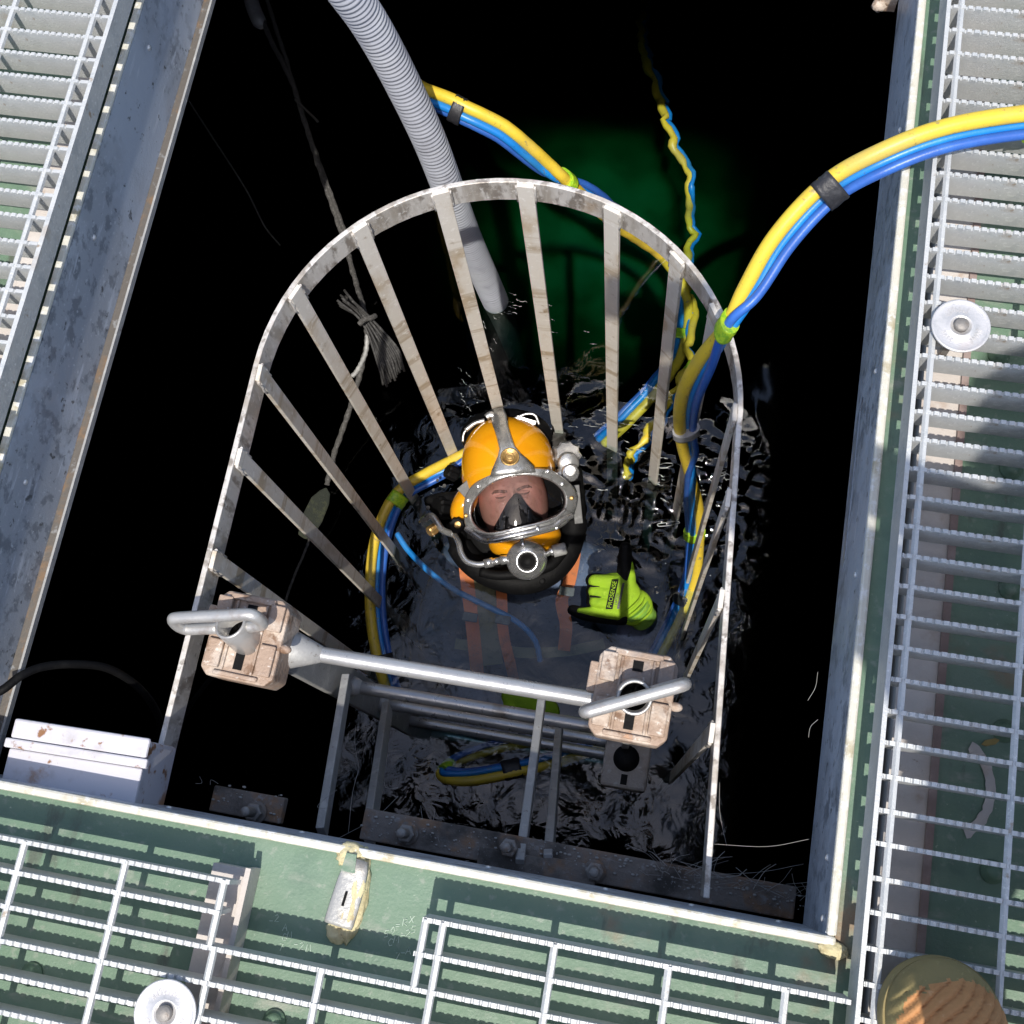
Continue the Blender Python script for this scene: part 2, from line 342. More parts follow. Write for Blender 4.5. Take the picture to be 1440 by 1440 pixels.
# ------------------------------------------------------------------ hatch coaming
def build_coaming():
    t = thing('hatch_coaming', (-.3, -.06, 0), 'bluish galvanised steel frame lining the rectangular hatch opening', 'hatch frame')
    zb, zt = -.152, .002
    for name, lo, hi in (('left', (HX0 - .006, HY0, zb), (HX0, HY1, zt)), ('right', (HX1, HY0, zb), (HX1 + .006, HY1, zt)),
                         ('front', (HX0 - .006, HY0 - .006, zb), (HX1 + .006, HY0 - .0002, zt)), ('back', (HX0 - .006, HY1 + .0002, zb), (HX1 + .006, HY1 + .006, zt))):
        MB().box(lo, hi).build('side_plate', M['galv'], t)
    MB().box((HX0 - .0065, HY0 + .001, zb - .006), (HX0 + .011, HY1 - .001, zb - .0003)).build('bottom_flange', M['galv_brown'], t)
    MB().box((HX0 + .0112, HY0 + .001, zb - .010), (HX0 + .0145, HY1 - .001, zb + .001)).build('flange_lip', M['post'], t)
    for lo, hi in (((HX0 - .011, HY0 - .0005, .0022), (HX0 - .0002, HY1, .009)), ((HX1 + .0002, HY0 - .0005, .0022), (HX1 + .011, HY1, .009)),
                   ((HX0 - .011, HY0 - .011, .0022), (HX1 + .011, HY0 - .0007, .009)), ((HX0 - .011, HY1 + .0007, .0022), (HX1 + .011, HY1 + .011, .009))):
        MB().box(lo, hi).build('edge_bead', M['edge'], t, bevel=.003)
    def rivet(p, nrm):
        Mx = frame_at(p, (0, 1, .01), z=nrm) if abs(nrm[1]) < .5 else frame_at(p, (1, 0, 0), z=nrm)
        MB().lathe([(.0042, 0), (.0040, .0012), (.0026, .0024), (.0003, .0029)], Mx, 10).build('rivet', M['screw'], t)
    for y, z in ((.99, -.040), (.68, -.045), (.32, -.055), (.12, -.05)): rivet((HX0, y, z), (1, 0, 0))
    for y, z in ((.97, -.03), (.62, -.03), (.355, -.03), (.025, -.03), (-.04, -.02)): rivet((HX1, y, z), (-1, 0, 0))
    for x in (-.54, -.37, -.14, .0, .10, .20): rivet((x, HY0, -.07), (0, 1, 0))
    b = MB(); y0, y1 = .385, .615
    b.prism([(y0, -.128), (y0 + .01, -.118), (y1 - .016, -.118), (y1, -.106), (y1, -.104), (y1 - .018, -.133), (y0 + .12, -.137)], Matrix(((0, 0, -1, HX1), (1, 0, 0, 0), (0, 1, 0, 0), (0, 0, 0, 1))), .0008)
    b.build('label_strip', M['label'], t)
    # rusty bracket just under the far right corner
    b = MB(); b.box((.216, HY1 - .012, -.178), (.239, HY1 - .001, -.153)); b.ell((.214, HY1 - .014, -.165), (.011, .009, .009), None, 14, 8, lambda p, q: q * (1 + .4 * noise.noise(p * 3))); b.build('corner_lug', M['bronze'], t)
build_coaming()

# ------------------------------------------------------------------ gratings
GZ = .08; PITCH = .0345; BH = .040; BT = .0048; XP = .1185
def bar_mesh(L):
    b = MB(); p = .0092; n = int(L / p); top = []
    for i in range(n):
        x = i * p
        top += [(x, 0), (x + p * .12, .0), (x + p * .26, -.0026), (x + p * .40, -.0026), (x + p * .54, 0)]
    top.append((L, 0)); k = len(top)
    for y in (-BT / 2, BT / 2):
        for x, z in top: b.v.append(Vector((x, y, z)))
        b.v.append(Vector((L, y, -BH))); b.v.append(Vector((0, y, -BH)))
    h = k + 2
    b.face(tuple(range(h))[::-1]); b.face(tuple(range(h, 2 * h)))
    for i in range(h):
        j = (i + 1) % h; b.face((i, j, h + j, h + i))
    return b
BARS = {}
def put_bar(parent, x, y, L):
    key = round(L, 3)
    off = root_loc(parent)
    if key not in BARS:
        o = bar_mesh(L).build('bearing_bar', M['grate'])
        BARS[key] = o
    else:
        o = BARS[key].copy(); C.objects.link(o)
    o.parent = parent; o.location = Vector((x + random.uniform(-.0012, .0012), y + random.uniform(-.0007, .0007), GZ + random.uniform(-.0006, .0004))) - off
    o.rotation_euler = (random.uniform(-.035, .035), 0, random.uniform(-.0012, .0012)); return o
def flat(parent, name, lo, hi, mm='grate', bevel=0): return MB().box(lo, hi).build(name, M[mm], parent, bevel=bevel)
def cross(parent, x, y0, y1):
    # twisted square rod
    b = MB(); path = [Vector((x, y0 + (y1 - y0) * i / 60, GZ - .0042)) for i in range(61)]
    b.tube(path, .0042, 6, sm=False); return b.build('cross_rod', M['grate'], parent)

def build_gratings():
    g = 'galvanised grating panels round the hatch'
    t = thing('floor_grating', (.262, -.6, GZ - BH), 'serrated steel floor grating to the right of the hatch, under the tan boot', 'grating', g)
    flat(t, 'edge_band', (.2625, -.60, GZ - BH - .004), (.2675, 1.45, GZ + .001))
    y = .598 + PITCH * 24
    while y > -.60:
        put_bar(t, .2675, y, .78); y -= PITCH
    for i in range(6): cross(t, .2815 + XP * i, -.6, 1.45)
    t2 = thing('floor_grating', (-1.6, -.05, GZ - BH), 'serrated steel floor grating to the left of the hatch, brightly sunlit', 'grating', g)
    flat(t2, 'edge_band', (-.832, -.07, GZ - .034), (-.826, 1.45, GZ + .001))
    y = 1.43
    while y > -.06:
        put_bar(t2, -1.612, y, .78); y -= PITCH
    for i in range(6): cross(t2, -.856 - XP * i, -.07, 1.45)
    t3 = thing('floor_grating', (-.5, -.7, GZ - BH), 'serrated steel floor grating in front of the hatch, with a notch round the foam patch', 'grating', g)
    for k in range(17):
        y = -.1115 - PITCH * k
        if k < 2:
            put_bar(t3, -1.30, y, 1.30 - .398 - k * .003)
            put_bar(t3, -.184 - k * .004, y, .184 + .258)
        else: put_bar(t3, -1.30, y, 1.30 + .258)
    yl = -.1115 - PITCH * 16
    for i in range(13):
        x = -1.11 + .1185 * i
        if -.40 < x < -.19: cross(t3, x, yl, -.1115 - PITCH * 2)
        else: cross(t3, x, yl, -.1115)
    cross(t3, -.4045, -.1115 - PITCH * 2, -.1115); cross(t3, -.181, -.1115 - PITCH * 2, -.1115)
    # channel that carries the front grating
    c = MB(); c.box((-.438, -.62, .001), (-.396, -.100, .0245)); c.box((-.396, -.62, .001), (-.390, -.098, .038)); c.build('grating_support', M['beige'], kind='structure')

    # hold-down discs
    def disc(px, py, label):
        p = P(px, py, GZ + .004); t = thing('hold_down_disc', p, label, 'disc clamp', 'round hold-down discs on the gratings')
        Mx = T(*p)
        MB().lathe([(.0305, 0), (.0325, .001), (.0335, .004), (.0322, .0052), (.0300, .0040), (.0285, .0036), (.0150, .0036), (.0135, .0050), (.0118, .0050), (.0108, .0028), (.0005, .0028)], Mx, 48).build('disc', M['washer'], t)
        MB().lathe([(.0082, .0028), (.0082, .0085), (.0070, .0100), (.0004, .0106)], Mx, 24).build('bolt_head', M['bolt'], t)
        e = MB(); rr = random.Random(int(px))
        for a0, n in ((-.9, 7), (1.7, 5), (3.6, 4)):
            for i in range(n):
                a = a0 + i * .2; 
                for q in range(3):
                    r0 = .0175 + rr.random() * .002; r1 = r0 + rr.choice((.003, .0055, .0065))
                    da = (q - 1) * .05
                    e.beam(Mx @ Vector((r0 * math.sin(a + da), r0 * math.cos(a + da), .0038)), Mx @ Vector((r1 * math.sin(a + da), r1 * math.cos(a + da), .0038)), .0006, .0008)
        e.build('embossed_lettering', M['washer'], t)
        MB().box((p.x - .004, p.y - .004, .0), (p.x + .004, p.y + .004, p.z - .0005)).build('clamp_leg', M['bolt'], t)
    disc(1350, 460, 'round hold-down disc with bolt on the right-hand grating beside the hatch')
    disc(234, 1424, 'round hold-down disc with bolt on the front grating')

    # round bolts on the green plate under the gratings
    for px, py, wh in ((1421, 660, 'below and right of the right-hand disc'), (1420, 828, 'halfway down the right grating'), (1412, 1028, 'next to the small dead leaf'), (1395, 1226, 'just above the tan boot'),
                       (36, 211, 'under the left grating'), (45, 1370, 'under the front grating, left of the disc'), (386, 1436, 'under the front grating, right of the disc'), (1404, 500, 'just below the right-hand disc')):
        p = P(px, py, 0.0)
        b = MB().lathe([(.013, .0005), (.013, .003), (.009, .0045), (.009, .009), (.004, .0115), (.0004, .012)], T(*p), 16)
        tag(b.build('deck_bolt', M['green']), 'green painted domed bolt on the plate ' + wh, 'bolt', 'green deck bolts under the gratings')
build_gratings()

# ------------------------------------------------------------------ safety cage
CX, CY, CR = -.252, .552, .334
HT, HB = -.118, -.166
def build_cage():
    t = thing('safety_cage', (-.237, .5, WZ), 'U-shaped cage of worn flat steel bars standing in the water round the diver', 'cage')
    legx = lambda y: CX + CR + .034 * (CY - y) / (CY + .045)
    path = [(legx(y), y) for y in (-.045, .1, .25, .4)]
    for i in range(41):
        a = math.pi * i / 40; path.append((CX + CR * math.cos(a), CY + CR * .992 * math.sin(a)))
    path += [(CX - CR, .4), (CX - CR, .25), (CX - CR, .1), (CX - CR, -.045)]
    b = MB(); n = len(path); th = .0075
    for i, (x, y) in enumerate(path):
        p0 = path[max(i - 1, 0)]; p1 = path[min(i + 1, n - 1)]
        tx, ty = p1[0] - p0[0], p1[1] - p0[1]; l = math.hypot(tx, ty); nx_, ny_ = ty / l, -tx / l   # outward
        for o_, z in ((th, HT), (0, HT), (0, HB), (th, HB)): b.v.append(Vector((x + nx_ * o_, y + ny_ * o_, z)))
    for i in range(n - 1):
        for k in range(4):
            k2 = (k + 1) % 4; b.face((i * 4 + k, i * 4 + k2, i * 4 + 4 + k2, i * 4 + 4 + k))
    b.face((0, 1, 2, 3)); b.face((n * 4 - 1, n * 4 - 2, n * 4 - 3, n * 4 - 4))
    b.build('hoop', M['steel'], t, bevel=.0012)
    spots = [(CX + CR * math.cos(R(a)), CY + CR * .992 * math.sin(R(a)), R(a)) for a in (4, 30.5, 47.5, 68.5, 91.5, 113, 135.5, 159, 182)]
    spots += [(CX - CR, .415, math.pi), (CX - CR, .268, math.pi), (legx(.455), .455, 0), (legx(.32), .32, 0), (legx(.15), .15, 0)]
    for x, y, a in spots:
        nrm = Vector((math.cos(a), math.sin(a), 0)); q = Vector((-nrm.y, nrm.x, 0))
        o = Vector((x, y, 0)) - nrm * .0003
        m1 = MB(); Mx = Matrix(((q.x, nrm.x, 0, o.x), (q.y, nrm.y, 0, o.y), (0, 0, 1, 0), (0, 0, 0, 1)))
        j = random.uniform(-.002, .002)
        m1.box((-.0125, -.0065, WZ - .02 + j * 4), (.0125, 0, HT + .001 + j), Mx)
        bar = m1.build('upright_bar', M['steel_tan'], t, bevel=.001)
        MB().box((-.0128, -.0068, -2.0), (.0128, .0003, WZ - .0203 + j * 4), Mx).build('darkened_end', M['painted_murk'], bar)  # bar below the waterline, coloured dark so it is lost in the water
        for s in (-1, 1):
            pts = [Mx @ Vector((s * .0135, -.004 + .0015 * math.sin(k * 2.1), HT - .003 - .008 * k)) for k in range(6)]
            MB().tube(pts, [.0022 + .0007 * math.sin(k * 3.3) for k in range(6)], 6).build('weld_bead', M['steel'], bar)
build_cage()

# ------------------------------------------------------------------ ladder with bronze socket blocks
LXL, LXR, LY = -.465, -.002, .170
def build_ladder():
    t = thing('boarding_ladder', (-.24, .17, WZ), 'stainless boarding ladder with two bronze socket blocks at its top', 'ladder')
    for x, xi in ((LXL, -.0165), (LXR, 0)):
        MB().box((x - .006, LY - .028, -1.95), (x + .006, LY + .028, -.125)).build('stile', M['post'], t, bevel=.002)
    for k, z in enumerate((-.152, -.53, -.775, -1.10, -1.40)):
        b = MB(); b.tube([(LXL + .0062, LY, z), (LXL + .05, LY, z), (LXR - .05, LY, z), (LXR - .0062, LY, z)], .0108, 20)
        rung = b.build('rung', M['pipe'], t)
        if k < 3:
            for x, s in ((LXL, 1), (LXR, -1)):
                MB().lathe([(.017 if k else .027, .0064), (.015 if k else .024, .014), (.0111, .022 if k else .05)], frame_at((x, LY, z), (0, 1, 0), z=(s, 0, 0)), 16).build('weld_collar', M['post'], rung)
    for (a, za), (c, zc) in ((((488, 955), -.42), ((452, 1172), -.26)), (((545, 995), -.70), ((518, 1182), -.26)), (((762, 985), -.42), ((731, 1218), -.205)), (((787, 1020), -.70), ((771, 1214), -.205))):
        MB().beam(P(*a, za), P(*c, zc), .012, .026, up=(0, 0, 1)).build('strut', M['post'], t, bevel=.0015)
    for px, py, w_ in ((718, 1214, .085), (800, 1226, .07)):
        p = P(px, py, -.212); MB().box((p.x - w_ / 2, p.y - .016, p.z), (p.x + w_ / 2, p.y + .014, p.z + .010)).build('foot_plate', M['rust'], t, bevel=.001)
    # rusty ledge under the front edge and its bolts
    MB().box((-.33, HY0 + .0006, -.232), (HX1 - .002, -.014, -.213)).build('wall_ledge', M['rust'], t, bevel=.002)
    MB().box((-.54, HY0 + .0006, -.232), (-.44, -.020, -.213)).build('wall_ledge', M['rust'], t, bevel=.002)
    for px, py in ((355, 1142), (570, 1172), (715, 1192), (836, 1226)):
        p = P(px, py, -.195); p.z = -.2128
        o = MB().lathe([(.0065, 0), (.0065, .050), (.0058, .052), (.0003, .052)], T(*p), 14).build('bolt_shank', M['bolt'], t)
        MB().lathe([(.0120, .006), (.0120, .019), (.0100, .020), (.0066, .020)], T(*p), 6, sm=False).build('nut', M['bolt'], o)
        MB().lathe([(.015, .0005), (.015, .0055), (.0068, .0055)], T(*p), 20).build('washer', M['rust'], o)
    def block(cx, cy, rot, label, handle, lean):
        Mx = T(cx, cy, -.088) @ Matrix.Rotation(rot, 4, 'Z') @ Matrix.Rotation(lean, 4, 'X')
        b = MB(); hx, hy, zt, zb = .049, .056, 0, -.062
        out = [(-hx, -hy + .01), (-hx + .01, -hy), (hx - .01, -hy), (hx, -hy + .01), (hx, hy - .012), (hx - .012, hy), (-hx + .012, hy), (-hx, hy - .012)]
        b.prism(out, Mx @ T(0, 0, zb), zt - zb)
        blk = b.build('socket_block', M['bronze'], t, bevel=.003); blk['label'] = label
        # raised cast lands round the sunk socket seat
        c = MB()
        for x0, x1, y0, y1, h in ((-hx + .004, -.024, -.044, -.008, .007), (-.022, -.018, -.046, .046, .004), (.024, hx - .004, -.044, -.004, .007), (.018, .022, -.046, .046, .004),
                                  (-hx + .004, -.026, .012, .048, .009), (.026, hx - .004, .014, .048, .008), (-.030, .030, -hx - .004, -.047, .005), (-.03, .03, .046, .054, .006)):
            c.box((x0, y0, .0004), (x1, y1, h), Mx)
        c.build('cast_land', M['bronze'], blk, bevel=.002)
        MB().box((-.006, -.042, .0005), (.006, -.020, .0015), Mx).build('key_slot', M['black'], blk); MB().box((-.0065, .030, .0005), (.0065, .043, .0015), Mx).build('key_slot', M['black'], blk)
        # socket tube, open at the top
        tb = MB(); Ts = Mx @ Matrix.Rotation(handle[0], 4, 'Y') @ Matrix.Rotation(handle[1], 4, 'X')
        tb.lathe([(.0215, -.03), (.0215, .040), (.0205, .0415), (.0185, .0415), (.0175, .040), (.0175, -.03)], Ts, 32)
        tb.build('socket_tube', M['dull'], blk)
        db = MB(); db.lathe([(.0174, .012), (.0003, .012)], Ts, 24); db.build('socket_bottom', M['black'], blk)
        hb = MB(); A = Ts @ Matrix.Rotation(handle[2], 4, 'Z'); l0, l1 = handle[3], handle[4]; z0, z1 = .030, .062
        pts = [(-.0205, 0, z0), (-l0 + .014, 0, z0), (-l0 + .003, 0, z0 + .004), (-l0, 0, (z0 + z1) / 2), (-l0 + .003, 0, z1 - .004), (-l0 + .014, 0, z1),
               (0, 0, z1), (l1 - .014, 0, z1), (l1 - .003, 0, z1 - .004), (l1, 0, (z0 + z1) / 2), (l1 - .003, 0, z0 + .004), (l1 - .014, 0, z0), (.0205, 0, z0)]
        hb.tube(crom([A @ Vector(p) for p in pts], 6), .0078, 14); hb.build('loop_handle', M['dull'], blk)
        MB().box((-hx - .010, -.004, -.03), (-hx + .001, .034, -.002), Mx).build('cast_lug', M['bronze'], blk, bevel=.002); MB().ell((hx + .004, -.004, -.006), (.009, .006, .006), Mx).build('cast_knob', M['bronze'], blk)
    block(-.502, .168, R(-2), 'left bronze socket block with a loop handle reaching out over the water', (R(-16), R(-16), R(12), .075, .045), R(2))
    block(-.001, .176, R(-1), 'right bronze socket block with a loop handle lying across it', (R(3), R(8), R(26), .062, .062), R(2))
    p = P(880, 1078, -.50); q = P(880, 1072, -.50)
    c = MB(); c.box((p.x - .036, p.y - .034, p.z - .05), (p.x + .036, p.y + .040, p.z)); lo = c.build('lower_socket', M['rust_pale'], t, bevel=.005)
    MB().lathe([(.0205, .0004), (.0205, .0015), (.0003, .0015)], T(q.x, q.y + .006, p.z), 24).build('socket_hole', M['black'], lo)
    MB().box((p.x - .005, p.y - .028, p.z + .0004), (p.x + .005, p.y - .012, p.z + .0014)).build('key_slot', M['black'], lo)
build_ladder()
# ------------------------------------------------------------------ hoses and umbilicals
def path_px(pts, n=10): return crom([P(*p) for p in pts], n)
def umbilical(pts, label, tapes, n=10, wob=0, group='yellow and blue umbilicals', strands=3, scale=1.0):
    """pts: (px, py, z, side, lift); side -1..1 puts the yellow hose across the bundle, lift turns it towards the viewer"""
    ctr = path_px([p[:3] for p in pts], n)
    par = crom([(p[3], p[4], 0) for p in pts], n)
    if wob:
        ctr = [c + Vector((noise.noise(c * 26 + Vector((9, 0, 0))) + .22 * noise.noise(c * 60), .5 * noise.noise(c * 26), 0)) * wob for c in ctr]
    t = thing('umbilical', ctr[len(ctr) // 2], label, 'umbilical', group)
    Y, B1, B2 = [], [], []
    for i, c in enumerate(ctr):
        tan = (ctr[min(i + 1, len(ctr) - 1)] - ctr[max(i - 1, 0)]).normalized()
        v = (CAM - c).normalized(); side = tan.cross(v).normalized()      # across the bundle as seen
        s, l = par[i].x, par[i].y
        Y.append(c + side * s * .0105 * scale + v * l * .0105 * scale)
        q = side * -s - v * l
        q = q.normalized() if q.length > 1e-4 else side
        r_ = q.cross(tan).normalized()
        B1.append(c + (q * .0078 + r_ * .0062) * scale); B2.append(c + (q * .0190 - r_ * .0030) * scale)
    jag = lambda k: (lambda t: (.0128 if k == 0 else .0085) * scale * (1 + (.75 * noise.noise((t * 40, k * 5, 1)) if wob > .01 else 0)))
    MB().tube(Y, jag(0), 14).build('yellow_hose', M['yellow'], t)
    MB().tube(B1, jag(1), 12).build('blue_hose', M['blue'], t)
    if strands > 2: MB().tube(B2, .0082 * scale, 12).build('blue_hose', M['blue_dark'], t)
    for f, hl, mname in tapes:
        i = min(max(int(f * (len(ctr) - 1)), 1), len(ctr) - 2)
        tan = (ctr[i + 1] - ctr[i - 1]).normalized(); c = (Y[i] * .52 + B2[i] * .48)
        v = (Y[i] - (B1[i] + B2[i]) / 2); v = (v - tan * v.dot(tan)).normalized()
        fx = frame_at(c, v, z=tan)
        b = MB(); K = 22
        rings = 7
        for k in range(rings):
            h = (-1 + 2 * k / (rings - 1)) * hl
            for a in range(K):
                an = 2 * math.pi * a / K; wv = 1 + .03 * math.sin(k * 2.4 + a)
                b.v.append(fx @ Vector((0.0285 * math.cos(an) * wv * scale, .0176 * math.sin(an) * wv * scale, h + .002 * math.sin(an + k))))
        for k in range(rings - 1):
            for a in range(K):
                a2 = (a + 1) % K; b.face((k * K + a, k * K + a2, (k + 1) * K + a2, (k + 1) * K + a), True)
        b.face(tuple(range(K))); b.face(tuple((rings - 1) * K + a for a in range(K)))
        b.build('tape_band', M[mname], t)
    return t
def build_hoses():
    umbilical([(2150, 60, .105, 1, .3), (1900, 110, .105, 1, .3), (1700, 143, .11, 1, .3), (1560, 160, .125, 1, .2), (1440, 170, .125, 1, .2), (1330, 189, .125, 1, .2), (1240, 223, .11, 1, .3), (1165, 266, .075, 1, .4), (1098, 337, .035, 1, .3), (1054, 407, -.01, .7, -.3),
               (1023, 459, -.055, .1, -.9), (988, 512, -.15, .8, -.4), (966, 562, -.28, 1, .2), (963, 612, -.46, .8, .5), (970, 667, -.68, 0, -.8), (977, 714, -.88, -.9, -.3), (978, 762, -1.02, -1, .2), (972, 815, -1.13, -1, .2),
               (950, 870, -1.20, -1, .2), (922, 925, -1.22, -1, .2), (895, 985, -1.24, -1, .2), (862, 1035, -1.22, -1, .3), (800, 1062, -1.17, -1, .6), (720, 1082, -1.135, -1, .6), (655, 1093, -1.13, -1, .5), (622, 1088, -1.14, -.6, -.6), (640, 1070, -1.17, .4, -.8),
               (690, 1052, -1.19, .6, -.6), (750, 1040, -1.22, .6, -.6)],
              'yellow and blue umbilical arching in over the right grating down beside the raised glove',
              [(0.1365, .017, 'tape_green'), (0.2520, .013, 'tape'), (0.3590, .012, 'tape_green'), (0.4620, .016, 'tape_grey'), (0.5644, .014, 'tape_green'), (0.6260, .012, 'tape'), (0.8240, .020, 'tape'), (0.9120, .014, 'tape_green')], scale=.79)
    umbilical([(615, 225, -1.3, -1, .2), (590, 165, -1.0, -1, .2), (566, 118, -.66, -1, .2), (574, 120, -.53, -1, .2), (595, 132, -.50, -1, .3), (650, 155, -.50, -1, .3), (712, 188, -.54, -1, .2), (765, 232, -.62, -.8, .5), (800, 256, -.68, .2, .9), (838, 284, -.78, 1, .2), (880, 318, -.95, 1, .2),
               (925, 352, -1.12, .6, -.6), (950, 385, -1.20, 0, .6), (962, 430, -1.22, -1, .4), (955, 490, -1.21, -1, .4), (925, 540, -1.19, -1, .4), (880, 590, -1.22, -1, .1), (845, 620, -1.27, -1, .1)],
              'yellow and blue umbilical passing behind the corrugated hose and the far bars', [(.29, .012, 'tape'), (.47, .012, 'tape_green'), (.81, .014, 'tape_green')], strands=3, wob=.004, scale=.92)
    umbilical([(915, -20, -1.36, 1, .2), (905, 45, -1.34, 1, .2), (920, 104, -1.27, 1, .2), (940, 165, -1.185, 1, .5), (958, 215, -1.19, .9, .3), (972, 265, -1.20, .2, -.8), (975, 320, -1.30, .8, .3), (970, 380, -1.28, .8, .2), (972, 440, -1.22, -.8, .3), (972, 500, -1.18, .6, .5), (950, 555, -1.165, 1, .4), (915, 610, -1.155, 1, .4), (892, 645, -1.17, 1, .4), (880, 670, -1.22, 1, .4)],
              'yellow and blue umbilical lying broken-looking just under the ripples at the far right', [(.72, .012, 'tape_green')], wob=.020, strands=2, scale=.70)
    umbilical([(668, 632, -1.12, .3, -.6), (640, 648, -1.12, .5, -.5), (600, 670, -1.115, .7, .4), (560, 698, -1.11, .8, .7), (536, 750, -1.12, 1, .3), (527, 810, -1.125, 1, .3), (528, 870, -1.13, 1, .3), (537, 925, -1.14, 1, .3), (550, 975, -1.17, .8, .4), (560, 1010, -1.22, .8, .4)],
              'yellow and blue umbilical curving down from the left of the diver helmet', [(.345, .014, 'tape_green'), (.79, .014, 'tape')], scale=.92)
    p = path_px([(558, 750, -1.15), (575, 775, -1.155), (605, 805, -1.155), (640, 830, -1.155), (690, 855, -1.16), (728, 875, -1.17), (752, 900, -1.185), (760, 930, -1.21)], 10)
    tag(MB().tube(p, .0068, 12).build('thin_hose', M['blue']), 'thin single blue hose lying across the chest of the diver', 'hose')
    # corrugated grey hose
    ctr = path_px([(150, -420, .045), (250, -330, .05), (350, -215, .05), (425, -105, .02), (475, -30, -.07), (518, 30, -.17), (560, 105, -.30), (603, 195, -.46), (632, 270, -.62), (655, 330, -.80), (682, 390, -1.02), (697, 424, -1.15), (706, 444, -1.36), (716, 470, -1.75), (728, 505, -2.4)], 10)
    L = [0]
    for a, b in zip(ctr, ctr[1:]): L.append(L[-1] + (b - a).length)
    step = .0016; pts = []; k = 0; s = 0
    while s < L[-1]:
        while L[k + 1] < s: k += 1
        u = (s - L[k]) / (L[k + 1] - L[k]); pts.append(ctr[k].lerp(ctr[k + 1], u)); s += step
    rad = []
    for i in range(len(pts)):
        f = (i * step / .0092) % 1; rad.append(.0292 + (.0021 if f < .36 else (.0010 if f < .5 or f > .92 else 0)))
    hz = MB().tube(pts, rad, 26)
    hz.mi = [1 if hz.v[f[0]].z < WZ - .012 + .008 * noise.noise(hz.v[f[0]] * 40) else 0 for f in hz.f]  # hose faces under the surface get the water's darkness as colour
    tag(hz.build('corrugated_hose', [M['pvc'], M['painted_murk']]), 'thick grey corrugated hose running down into the water behind the cage', 'hose')
build_hoses()

